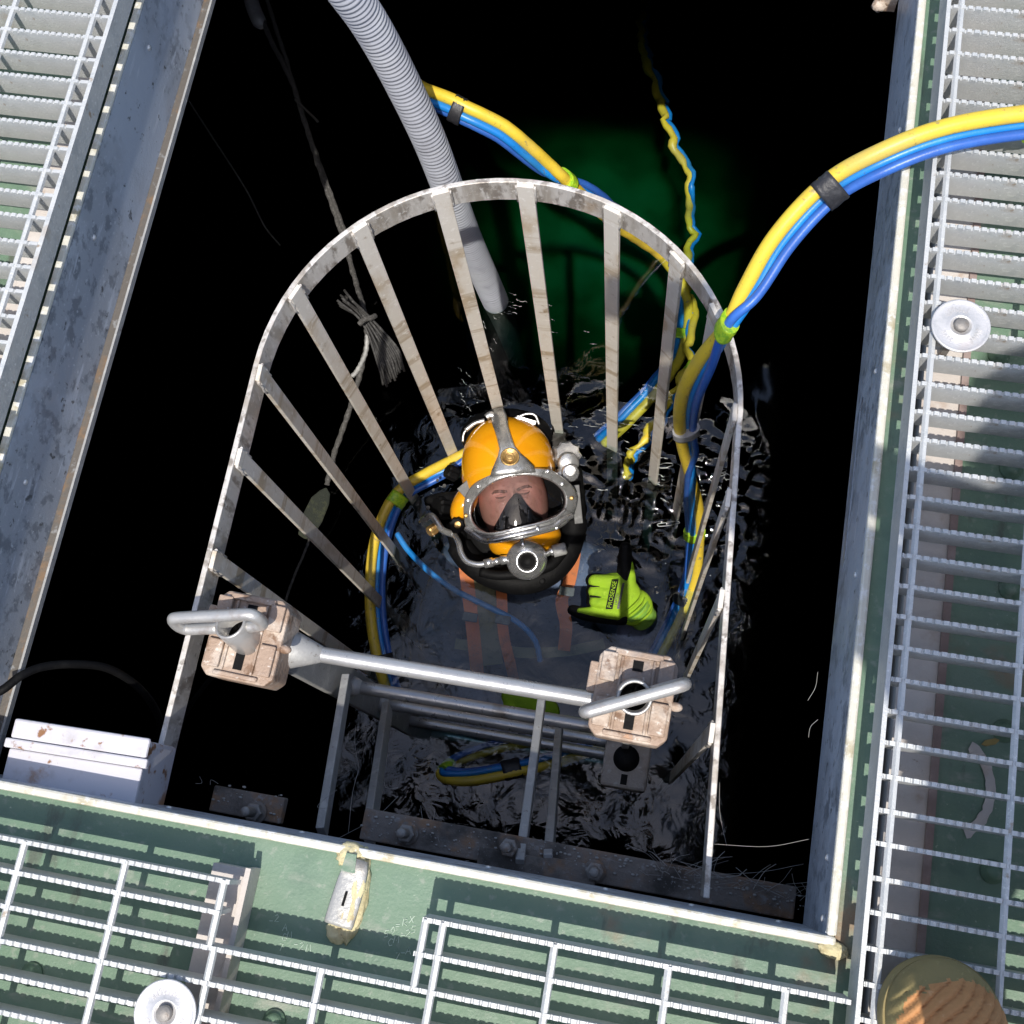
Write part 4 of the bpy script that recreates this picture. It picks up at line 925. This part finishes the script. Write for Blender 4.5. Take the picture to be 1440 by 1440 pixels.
    for k in range(N):
        for u, d in ((1.015, -8), (1.10, -24), (1.12, -75)):
            x = cc[0] + (ic[k][0] - cc[0]) * u; y = cc[1] + (ic[k][1] - cc[1]) * u; b.v.append(H(x, y, dport(x, y) * .5 + 30 + d))
    for k in range(N):
        k2 = (k + 1) % N
        for q in range(2): b.face((k * 3 + q, k2 * 3 + q, k2 * 3 + q + 1, k * 3 + q + 1), True)
    b.face(tuple(k * 3 + 2 for k in range(N)))
    b.build('liner', M['black'], HEL)
    # ---- the head inside
    roll = R(-10)
    def head(p, q):
        x, y, z = p
        if z > 0:
            def bump(cx, cy, sx, sy, a): return a * math.exp(-(((x - cx) / sx) ** 2 + ((y - cy) / sy) ** 2))
            k = bump(-.34, .15, .20, .11, -.17) + bump(.34, .15, .20, .11, -.17)        # eye hollows
            k += bump(-.32, .29, .26, .08, .08) + bump(.32, .29, .26, .08, .08)           # brows
            k += bump(0, .05, .11, .26, .16) + bump(0, -.12, .16, .10, .10)                # nose
            k += bump(-.42, -.12, .2, .2, .05) + bump(.42, -.12, .2, .2, .05)
            k += bump(-.33, .13, .14, .045, .055) + bump(.33, .13, .14, .045, .055)        # lids
            q = Vector((q.x, q.y, q.z * (1 + k)))
        return q
    HM = H.mat(722, 704, -14, x=(1, .17, 0))
    hd = MB(); hd.ell((0, 0, 0), (49 * H.s, 70 * H.s, 60 * H.s), HM, 64, 48, head); HD = hd.build('head', M['skin'], D)
    def on(x, y, lift=.6):
        """spot on the face in head units"""
        p = Vector((x, y, math.sqrt(max(0, 1 - x * x - y * y)))); q = head(p, Vector((p.x * 49, p.y * 70, p.z * 60))); return HM @ ((q + Vector((0, 0, lift))) * H.s)
    for s_ in (-1, 1):
        pts = [on(s_ * a, y) for a, y in ((.13, .20), (.22, .215), (.34, .235), (.46, .235), (.57, .20))]
        MB().tube(crom(pts, 6), [1.6 * H.s] * 4 + [2.6 * H.s] * 8 + [2.2 * H.s] * 8 + [1.2 * H.s] * 4 + [.5 * H.s], 8).build('eyebrow', M['brow'], HD)
        pts = [on(s_ * a, y, .1) for a, y in ((.19, .115), (.26, .10), (.34, .092), (.43, .105), (.49, .13))]
        MB().tube(crom(pts, 6), lambda t: (.3 + 1.3 * math.sin(math.pi * t)) * H.s, 6).build('eyelid_line', M['brow'], HD)
    for s_ in (-1, 1):
        pts = [on(s_ * a, y, .2) for a, y in ((.20, .04), (.28, .015), (.36, .01), (.46, .035))]
        MB().tube(crom(pts, 6), lambda t: (.2 + .5 * math.sin(math.pi * t)) * H.s, 6).build('eye_bag', M['skin'], HD)
        pts = [on(s_ * a, y, .3) for a, y in ((.17, .15), (.26, .155), (.36, .15), (.50, .145))]
        MB().tube(crom(pts, 6), lambda t: (.3 + 1.1 * math.sin(math.pi * t)) * H.s, 6).build('eyelid', M['skin'], HD)
    # oral-nasal mask
    ap = [(722, 692), (731, 694), (742, 708), (752, 720), (763, 728), (760, 736), (736, 742), (704, 748), (694, 744), (697, 736), (703, 722), (712, 705)]
    b = MB(); n = len(ap)
    for x, y in ap: b.v.append(H(x, y, 26))
    for x, y in ap: b.v.append(H(724 + (x - 724) * .86, 722 + (y - 722) * .92, 54))
    for x, y in ap: b.v.append(H(724 + (x - 724) * .42, 718 + (y - 718) * .86, 66))
    for q in range(2):
        for k in range(n): b.face((q * n + k, q * n + (k + 1) % n, (q + 1) * n + (k + 1) % n, (q + 1) * n + k), True)
    b.face(tuple(2 * n + k for k in range(n)))
    b.build('nose_mask', M['black'], HEL, bevel=.002)
    # crown strap with flared foot and badge
    rows = [(574, 691, 708), (585, 691, 712), (600, 694, 714), (618, 700, 719), (632, 703, 724), (642, 701, 731), (652, 697, 741), (661, 693, 748), (669, 691, 752)]
    b = MB(); K = 8
    for y, x0, x1 in rows:
        for k in range(K + 1):
            x = x0 + (x1 - x0) * k / K; e_ = 1.8 if k in (0, K) and y < 640 else 0
            yy = y + (x - 717) * -.10; lim = dsh(x, max(yy, 592)); b.v.append(H(x, yy, lim + 4 + e_ - (12 if y < 580 else 0) + (6 if y > 658 else 0)))
    for j in range(len(rows) - 1):
        for k in range(K): a = j * (K + 1) + k; b.face((a, a + 1, a + K + 2, a + K + 1), True)
    o = b.build('crown_strap', M['frame'], HEL); q_ = o.modifiers.new('Thick', 'SOLIDIFY'); q_.thickness = 3.5 * H.s; q_.offset = 0
    MB().lathe([(13 * H.s, 0), (12.6 * H.s, 2 * H.s), (11 * H.s, 2.4 * H.s), (10.4 * H.s, 1.6 * H.s), (.2 * H.s, 1.9 * H.s)], H.mat(717, 645, dsh(717, 645) + 6, z=(0, .32, 1)), 32).build('badge', M['brass'], HEL)
    MB().lathe([(6.5 * H.s, 0), (5 * H.s, 1.4 * H.s), (4.6 * H.s, .6 * H.s), (3 * H.s, 1.6 * H.s), (.2 * H.s, 1.2 * H.s)], H.mat(717, 645, dsh(717, 645) + 7.6, z=(0, .32, 1)), 16).build('badge_boss', M['brass'], HEL)
    # clamps at the crown and black hood showing behind
    MB().ell((0, 0, 0), (66 * H.s, 40 * H.s, 34 * H.s), H.mat(712, 612, -30), 28, 16).build('rear_hood', M['black'], HEL)
    for pts, rr in (([(655, 606), (668, 596), (682, 592)], 3.2), ([(722, 590), (740, 583), (752, 585), (758, 598)], 1.8), ([(684, 588), (690, 584), (700, 590)], 5), ([(651, 622), (654, 608), (668, 597)], 1.6)):
        MB().tube(crom([H(x, y, 12) for x, y in pts], 6), rr * H.s, 8).build('crown_clamp', M['frame'], HEL)
    MB().box((-14 * H.s, -3 * H.s, 0), (14 * H.s, 3 * H.s, 6 * H.s), H.mat(740, 592, 10, x=(1, -.3, 0))).build('crown_plate', M['frame'], HEL, bevel=.001)
    # regulator
    rg = H.mat(740, 784, 52, z=(.02, -.10, 1)) @ Matrix.Scale(1.10, 4)
    s = H.s
    RG = MB().lathe([(22 * s, -26 * s), (25 * s, -4 * s), (25.5 * s, 2 * s), (24 * s, 6 * s), (20 * s, 11 * s), (14 * s, 15 * s), (12.4 * s, 16 * s), (11.6 * s, 15 * s), (11 * s, 12.5 * s), (.3 * s, 12.5 * s)], rg, 40).build('regulator', M['chrome'], HEL)
    MB().lathe([(10.6 * s, 12.8 * s), (10.4 * s, 14.2 * s), (8.6 * s, 14.8 * s), (8.2 * s, 13.8 * s), (6 * s, 14.4 * s), (5.6 * s, 13.7 * s), (.2 * s, 14 * s)], rg, 28).build('purge_button', M['black'], HEL)
    MB().tube([H(733, 756, 60), H(735, 764, 62), H(737, 770, 58)], [3 * s, 4.5 * s, 3.6 * s], 10).build('regulator_link', M['chrome'], HEL)
    MB().tube(crom([H(x, y, d) for x, y, d in ((640, 752, 8), (646, 762, 24), (650, 776, 34), (658, 787, 40), (672, 791, 44), (684, 790, 46))], 6), 4.3 * s, 12).build('bent_pipe', M['chrome'], HEL)
    MB().tube([H(682, 790, 46), H(694, 787.5, 47), H(694.1, 787.5, 47), H(704, 785.5, 48), H(704.1, 785.5, 48), H(718, 783, 48)], [6.5 * s, 6.5 * s, 5 * s, 5 * s, 6.5 * s, 6 * s], 12).build('pipe_nut', M['chrome'], HEL)
    MB().tube([H(764, 778, 48), H(772, 774, 48), H(772.1, 774, 48), H(777, 772, 48)], [4 * s, 4 * s, 6 * s, 6 * s], 12).build('adapter', M['chrome'], HEL)
    MB().tube([H(776, 773, 48), H(792, 769, 47), H(794, 768.5, 47)], [8.5 * s, 8.5 * s, 7 * s], 14).build('adjust_knob', M['post'], HEL)
    # rubber whiskers and neck dam
    nk = MB(); c = crom([H(x, y, d) for x, y, d in ((640, 735, -22), (646, 768, -18), (668, 795, -10), (700, 812, -4), (735, 818, -2), (768, 808, -4), (793, 784, -10), (806, 750, -18), (810, 712, -24), (806, 660, -40))], 8)
    nk.tube(c, [14 * s] * 8 + [19 * s] * (len(c) - 20) + [15 * s] * 12, 14); nk.build('neck_dam', M['black'], HEL)
    MB().ell((0, 0, 0), (82 * s, 62 * s, 34 * s), H.mat(726, 748, -34), 28, 16).build('neck_ring', M['black'], HEL)
    wv = MB(); wv.tube(crom([H(x, y, d) for x, y, d in ((676, 803, 20), (700, 807, 26), (725, 806, 28), (745, 808, 30))], 6), 7 * s, 10); wv.build('exhaust_whisker', M['black'], HEL)
    MB().tube(crom([H(x, y, d) for x, y, d in ((756, 800, 24), (775, 792, 20), (790, 775, 12))], 6), 8 * s, 10).build('exhaust_whisker', M['black'], HEL)
    for x, y in ((733, 820), (762, 816)): MB().lathe([(5 * s, 0), (5 * s, 5 * s), (3 * s, 6 * s), (.2 * s, 6 * s)], H.mat(x, y, 10), 8).build('dam_latch', M['black'], HEL)
    # side block and valves on the left
    def knob(px, py, d, z, r_, h, mm, name, ribs=0):
        b = MB(); Mx = H.mat(px, py, d, z=z); seg = max(ribs * 2, 18)
        pr = [(r_ * s * .9, 0), (r_ * s, h * .15 * s), (r_ * s, h * .85 * s), (r_ * s * .86, h * s), (.2 * s, h * s)]
        b.lathe(pr, Mx, seg, sm=not ribs)
        if ribs:
            for q, vv in enumerate(b.v):
                if (q % seg) % 2:
                    c0 = Mx.translation; ax = Mx.to_3x3() @ Vector((0, 0, 1)); w_ = vv - c0; a_ = ax * w_.dot(ax); b.v[q] = c0 + a_ + (w_ - a_) * .86
        return b.build(name, M[mm], HEL)
    knob(645, 737, 16, (-.1, -.1, 1), 12, 14, 'black', 'side_knob', 9); knob(645, 737, 30, (-.1, -.1, 1), 5, 2, 'brass', 'knob_nut')
    knob(628, 716, -56, (-.8, .1, .6), 17, 22, 'black', 'freeflow_knob', 12)
    knob(640, 668, -52, (-.8, .4, .5), 11, 18, 'black', 'valve_body', 7); knob(612, 742, -20, (-.7, -.5, .5), 8, 14, 'brass', 'valve_nut', 6)
    MB().tube(crom([H(x, y, d) for x, y, d in ((662, 690, -20), (640, 698, -44), (618, 700, -56), (596, 706, -70))], 6), 8 * s, 10).build('side_block', M['black'], HEL)
    MB().tube(crom([H(x, y, d) for x, y, d in ((590, 735, -24), (606, 726, -14), (622, 745, -6), (640, 752, 6))], 6), 5 * s, 10).build('side_block', M['frame'], HEL)
    for x, y, r_ in ((612, 676, 3), (622, 684, 4), (632, 660, 4), (606, 690, 3), (598, 716, 5), (618, 705, 4)): knob(x, y, -48, (.2, .5, 1), r_ * .7, 4, 'tube', 'valve_screw', 5)
    MB().box((-11 * s, -13 * s, 0), (11 * s, 13 * s, 5 * s), H.mat(661, 690, 30, x=(.75, .66, 0))).build('frame_tab', M['tube'], HEL, bevel=.001)
    # chrome valve on the right
    knob(795, 643, -10, (.25, .3, 1), 21, 16, 'chrome', 'hex_body', 3); knob(797, 650, 4, (.1, -.1, 1), 15, 18, 'frame', 'valve_sleeve')
    knob(800, 664, 18, (.05, -.15, 1), 12.5, 12, 'chrome', 'valve_cap'); knob(800.6, 662.5, 30, (.05, -.15, 1), 8, 1.2, 'frame', 'cap_face')
    MB().tube([H(782, 670, 20), H(792, 664, 18)], 8 * s, 10).build('valve_stem', M['frame'], HEL)
    MB().box((-6 * s, -30 * s, -8 * s), (6 * s, 24 * s, 6 * s), H.mat(810, 706, 14, x=(1, .1, -.5))).build('side_rail', M['tube'], HEL, bevel=.0015)

    # ---- raised gloved hand, back of the hand to the viewer, thumb up
    G = Local(868, 842, -1.075); s = G.s
    def cap(b, pts, rad, seg=12):
        b.tube(crom([G(*p) for p in pts], 6), [rad[0] + (rad[-1] - rad[0]) * i / (6 * (len(pts) - 1)) for i in range(6 * (len(pts) - 1) + 1)] if len(rad) == 2 else rad[0], seg)
        for p, r_ in ((pts[0], rad[0]), (pts[-1], rad[-1])): b.ell(G(*p), (r_, r_, r_), None, 10, 8)
    b = MB()
    b.ell((0, 0, 0), (38 * s, 33 * s, 15 * s), G.mat(866, 838, 0, x=(1, -.25, 0)), 32, 20, lambda p, q: Vector((q.x * (1 - .10 * p.y * p.y), q.y, q.z)))
    b.ell((0, 0, 0), (26 * s, 27 * s, 13 * s), G.mat(892, 854, -6, x=(1, -.5, 0)), 24, 16)
    for x0, y0, x1, y1, r_ in ((856, 818, 837, 817, 9.6), (852, 833, 836, 831.5, 8.6), (854, 848, 837, 846, 8.2)):
        cap(b, [(x0 + 12, y0, 2), (x0, y0, 7), (x1, y1, 6)], (11 * s, r_ * s)); cap(b, [(x1, y1, 6), (x1 - 2, y1, -6)], (r_ * s, r_ * .9 * s))
    cap(b, [(868, 862, 0), (848, 861, 1), (826, 860, 0), (815, 859, 1)], (11 * s, 4.5 * s))
    cap(b, [(880, 838, 0), (886, 815, 1), (887.5, 792, 1)], (14 * s, 3.5 * s))
    gl = b.build('glove', M['lime'], D); remesh(gl, .0019, 6)
    b = MB()
    b.ell((0, 0, 0), (40 * s, 34 * s, 14 * s), G.mat(864, 840, -9, x=(1, -.25, 0)), 32, 20)
    cap(b, [(878, 845, -6), (879, 815, -3), (879.5, 790, -2), (880, 770, -2)], (15 * s, 9 * s))
    cap(b, [(876, 866, -8), (850, 866, -7), (822, 863, -5), (805, 858, -5)], (14 * s, 8 * s))
    for y0, r_ in ((816, 10), (831, 9.4), (846, 9)): cap(b, [(846, y0, -6), (833, y0, -5), (836, y0, -14)], (r_ * s, r_ * s))
    bk = b.build('glove_coating', M['black'], gl); remesh(bk, .0022, 5)
    for y, x0 in ((824.5, 833), (839, 834)):
        MB().tube(crom([G(x0 - 4, y - .4, 10), G(x0 + 5, y, 11.5), G(x0 + 14, y + .6, 12)], 4), [1.8 * s] * 8 + [.8 * s], 6).build('finger_crease', M['black'], gl)
    cf = MB(); cf.tube(crom([G(891, 853, -9), G(899, 862, -16), G(906, 870, -26)], 6), [24 * s] * 4 + [21 * s] * 5 + [20 * s] * 4, 20); cf.build('glove_cuff', M['lime_dark'], gl)
    for k in range(4):
        a = -.75 + k * .06; x0, y0 = 886 + k * 5.5, 845 + k * 5.5
        MB().tube(crom([G(x0 - 11, y0 + 16, 8 - k * 2.4), G(x0 - 2, y0 + 12, 14 - k * 2.6), G(x0 + 10, y0 + 1, 14 - k * 3), G(x0 + 15, y0 - 10, 8 - k * 3)], 5), lambda t: 1.7 * s * math.sin(math.pi * min(max(t, .08), .92)), 6).build('cuff_wrinkle', M['lime'], gl)
    # printed patch with lettering
    def patch(x, y, w_, h_, d, sh, mm, name):
        b = MB(); K = 6
        for j in range(K + 1):
            for i in range(3):
                u, v_ = (i / 2 - .5) * w_, (j / K - .5) * h_; xx = x + u + sh * v_; yy = y - v_
                q = 1 - ((xx - 866) / 40) ** 2 - ((yy - 838) / 35) ** 2
                b.v.append(G(xx, yy, 15.0 * math.sqrt(max(q, .01)) + d))
        for j in range(K):
            for i in range(2): a = j * 3 + i; b.face((a, a + 1, a + 4, a + 3), True)
        return b.build(name, M[mm], gl)
    def text(body, x, y, size, d, ang, mm, name, parent, L):
        cu = bpy.data.curves.new(name, 'FONT'); cu.body = body; cu.size = size * L.s; cu.align_x = 'CENTER'; cu.align_y = 'CENTER'; cu.extrude = .00008
        ob = bpy.data.objects.new('tmp', cu); C.objects.link(ob); bpy.context.view_layer.update()
        me = bpy.data.meshes.new_from_object(ob.evaluated_get(bpy.context.evaluated_depsgraph_get())); bpy.data.objects.remove(ob)
        o = bpy.data.objects.new(name, me); C.objects.link(o); me.materials.append(M[mm]); o.parent = parent
        Mx = L.mat(x, y, d) @ Matrix.Rotation(R(ang), 4, 'Z'); Mx.translation -= root_loc(parent); o.matrix_local = Mx; return o
    pa = patch(861, 836, 9.5, 41, 8.0, .22, 'black', 'printed_patch')
    patch(873, 838, 3, 36, 6.6, .22, 'tape', 'printed_bar')
    text('PROSENSE', 861, 836, 8.2, 24.2, 77.5, 'lime', 'patch_lettering', gl, G)
    text('LATEX', 867.5, 843, 5.2, 22.4, 77.5, 'tape', 'patch_lettering', gl, G)
    # second gloved hand low on the ladder
    G = Local(745, 990, -1.105); s = G.s
    b = MB()
    b.ell((0, 0, 0), (44 * s, 24 * s, 13 * s), G.mat(746, 990, 0, x=(1, -.42, 0)), 28, 18)
    for x0, y0, x1, y1 in ((722, 994, 708, 1000), (736, 1002, 726, 1012), (752, 1006, 748, 1018), (768, 1010, 768, 1020)):
        cap(b, [(x0, y0, 2), ((x0 + x1) / 2, (y0 + y1) / 2, 4), (x1, y1, -4)], (10 * s, 8 * s))
    g2 = b.build('glove', M['lime'], D); remesh(g2, .0024, 5)
build_diver()

# ------------------------------------------------------------------ the photographer, whose boot shows at the lower right
def ca_side(k, n): return True
def build_photographer():
    lea = mat('worn tan leather', (.50, .24, .09), .75, 0, [(26, (.38, .165, .06), .45, .68), (90, (.58, .32, .15), .56, .72), (10, (.44, .22, .09), .5, .7)], .5, 240)
    sol = mat('olive rubber rand', (.25, .195, .08), .75, 0, [(30, (.20, .16, .07), .5, .7), (120, (.36, .30, .13), .6, .75)], .4, 200)
    tro = mat('dark work trousers', (.035, .038, .05), .9, 0, [(60, (.05, .052, .065), .5, .7)], .6, 200)
    jac = mat('dark blue jacket', (.03, .04, .075), .85, 0, [(60, (.045, .055, .09), .5, .7)], .6, 200)
    tip = P(1316, 1352, .14)
    D = thing('person', (tip.x + .12, tip.y - .22, GZ), 'person standing on the right grating whose tan boot toe shows', 'photographer')
    fw = Vector((-.36, 1, 0)).normalized(); sd = Vector((fw.y, -fw.x, 0))
    def boot(o, shown):
        def at(x, y, z): return o + sd * x + fw * (-y) + Vector((0, 0, z))
        L = .30
        def half(y):         # half width along the length, y from toe
            t = y / L
            if t < .22: return .056 * math.sqrt(max(0, 1 - ((.22 - t) / .22) ** 2.2))
            if t < .6: return .056 - .012 * (t - .22) / .38
            if t < .88: return .044 - .003 * (t - .6) / .28
            return .041 * math.sqrt(max(0, 1 - ((t - .88) / .125) ** 2))
        ys = [L * (.5 - .5 * math.cos(math.pi * i / 220)) for i in range(221)]
        so_ = MB(); K = len(ys)
        for y in ys:
            h = half(y) + .0022 if 0 < y < L else .002
            for x, z in ((-h, .0), (-h - .001, .012), (-h, .026), (h, .026), (h + .001, .012), (h, .0)): so_.v.append(at(x, y, z))
        for i in range(K - 1):
            for k in range(6): k2 = (k + 1) % 6; so_.face((i * 6 + k, i * 6 + k2, (i + 1) * 6 + k2, (i + 1) * 6 + k), k != 2)
        so_.face(tuple(range(6))); so_.face(tuple((K - 1) * 6 + k for k in range(6)))
        B = so_.build('boot', sol, D, bevel=.002)
        up = MB(); NS = 40; kind = []
        for y in ys:
            t = y / L; w_ = half(y)
            top = .034 + .056 * math.sin(min(t / .30, 1) * math.pi / 2) ** .8 + max(0, t - .34) * .18
            rib = (.0024 * math.sin(y * 2 * math.pi / .0105)) if .035 < y < .135 else 0
            for k in range(NS + 1):
                a = math.pi * k / NS; ca, sa = math.cos(a), math.sin(a)
                skew = -.020 * ca                                     # creases run aslant
                rb = (.0085 * (abs(math.sin((y + skew * 1.6) * math.pi / .0115)) ** .6 - .6)) * min(1, max(0, (y - .014) / .010)) * (1 if y < .16 else 0) * max(sa, 0) ** .5
                up.v.append(at(-w_ * math.copysign(abs(ca) ** .8, ca), y, .025 + (top - .02) * max(sa, 0) ** .95 + rb))
        for i in range(K - 1):
            for k in range(NS):
                a = i * (NS + 1) + k; zc = up.v[a].z - o.z
                up.cm = 1 if zc < .066 - ys[i] * .30 + .002 * math.sin(k * 1.7) and ys[i] < .15 and ca_side(k, NS) else 0
                up.face((a, a + 1, a + NS + 2, a + NS + 1), True)
        up.build('leather_upper', [lea, sol], B)
        MB().tube([at(0, .215, .095), at(0, .225, .16), at(0, .228, .24)], [.050, .050, .054], 20).build('boot_shaft', lea, B)
        return at(0, .222, .24)
    o1 = Vector((tip.x, tip.y, GZ + .0015)); a1 = boot(o1, True)
    a2 = boot(o1 + sd * .26 - fw * .10, False)
    hip = (a1 + a2) / 2 + Vector((0, 0, .68)) - fw * .02
    hip.z = .98
    # jacket and trousers are one body
    neck = hip + Vector((0, .02, .52)); ch = hip + Vector((0, .0, .36))
    k1 = (a1 + hip) / 2 + fw * .05 - sd * .06; k1.z = .55; k2 = (a2 + hip) / 2 + fw * .05 + sd * .06; k2.z = .55
    h1 = hip - sd * .10 + Vector((0, 0, -.06)); h2 = hip + sd * .10 + Vector((0, 0, -.06))
    skin_body('trousers', [hip, h1, k1, a1 + Vector((0, 0, -.05)), h2, k2, a2 + Vector((0, 0, -.05))], [(0, 1), (1, 2), (2, 3), (0, 4), (4, 5), (5, 6)],
              [(.11, .09), .092, .072, .066, .092, .072, .066], tro, D)
    s1 = ch - sd * .19 + Vector((0, 0, .08)); s2 = ch + sd * .19 + Vector((0, 0, .08))
    hA = Vector((.085, -.085, 1.40)); hB = Vector((.16, -.13, 1.38))
    e1 = (s1 + hA) / 2 + Vector((0, 0, -.14)); e2 = (s2 + hB) / 2 + Vector((.05, 0, -.16))
    skin_body('jacket', [hip + Vector((0, 0, -.13)), hip + Vector((0, 0, .2)), ch, neck, s1, e1, hA.lerp(e1, .12), s2, e2, hB.lerp(e2, .12)],
              [(0, 1), (1, 2), (2, 3), (2, 4), (4, 5), (5, 6), (2, 7), (7, 8), (8, 9)], [(.195, .145), (.175, .125), (.19, .13), .062, .075, .055, .036, .075, .055, .036], jac, D)
    hc = neck + Vector((0, .03, .15))
    def hf(p, q):
        x, y, z = p
        def bump(cx, cz, sx, sz, a): return a * math.exp(-(((x - cx) / sx) ** 2 + ((z - cz) / sz) ** 2))
        if y > 0:
            k = bump(0, -.05, .12, .22, .16) + bump(-.35, .12, .2, .1, -.08) + bump(.35, .12, .2, .1, -.08) + bump(0, -.5, .28, .05, .03) + bump(0, -.75, .3, .15, .07)
            q = Vector((q.x, q.y * (1 + k), q.z))
        return q
    hM = frame_at(hc, sd * 1.0, z=Vector((0, .35, .94)))
    hb = MB(); hb.ell((0, 0, 0), (.076, .098, .118), hM, 40, 30, hf); hd = hb.build('head', M['skin'], D)
    MB().ell((0, -.014, .026), (.083, .098, .108), hM, 28, 18, lambda p, q: q if p.z > -.25 or p.y < -.2 else q * .9).build('hair', M['brow'], hd)
    for sx in (-1, 1): MB().ell((sx * .078, -.005, -.005), (.010, .018, .032), hM, 12, 10).build('ear', M['skin'], hd)
    def hand(c, tgt, flip):
        zz = (tgt - c).normalized(); Mx = frame_at(c, Vector((flip, 0, .2)), z=zz)
        b = MB(); b.ell((0, 0, .04), (.040, .015, .045), Mx, 20, 14)
        for i, (x, l) in enumerate(((-.028, .062), (-.010, .072), (.009, .068), (.027, .054))):
            b.tube(crom([Mx @ Vector((x, 0, .07)), Mx @ Vector((x * 1.05, -.004, .07 + l * .5)), Mx @ Vector((x * 1.02, -.020, .07 + l * .85))], 4), .0085, 8)
        b.tube(crom([Mx @ Vector((.032, -.004, .02)), Mx @ Vector((.052, -.016, .045)), Mx @ Vector((.054, -.030, .07))], 4), .0098, 8)
        remesh(b.build('hand', M['skin'], D), .004, 4)
    ph = Vector((.05, -.012, 1.385))
    hand(hA.lerp(e1, .05), ph, 1); hand(hB.lerp(e2, .05), ph + Vector((.06, 0, 0)), -1)
    pt = thing('phone', ph, 'slim black phone held over the hatch by the photographer', 'phone')
    MB().box((-.02, -.03, 1.378), (.14, .045, 1.386)).build('phone_body', M['black'], pt, bevel=.003)
build_photographer()
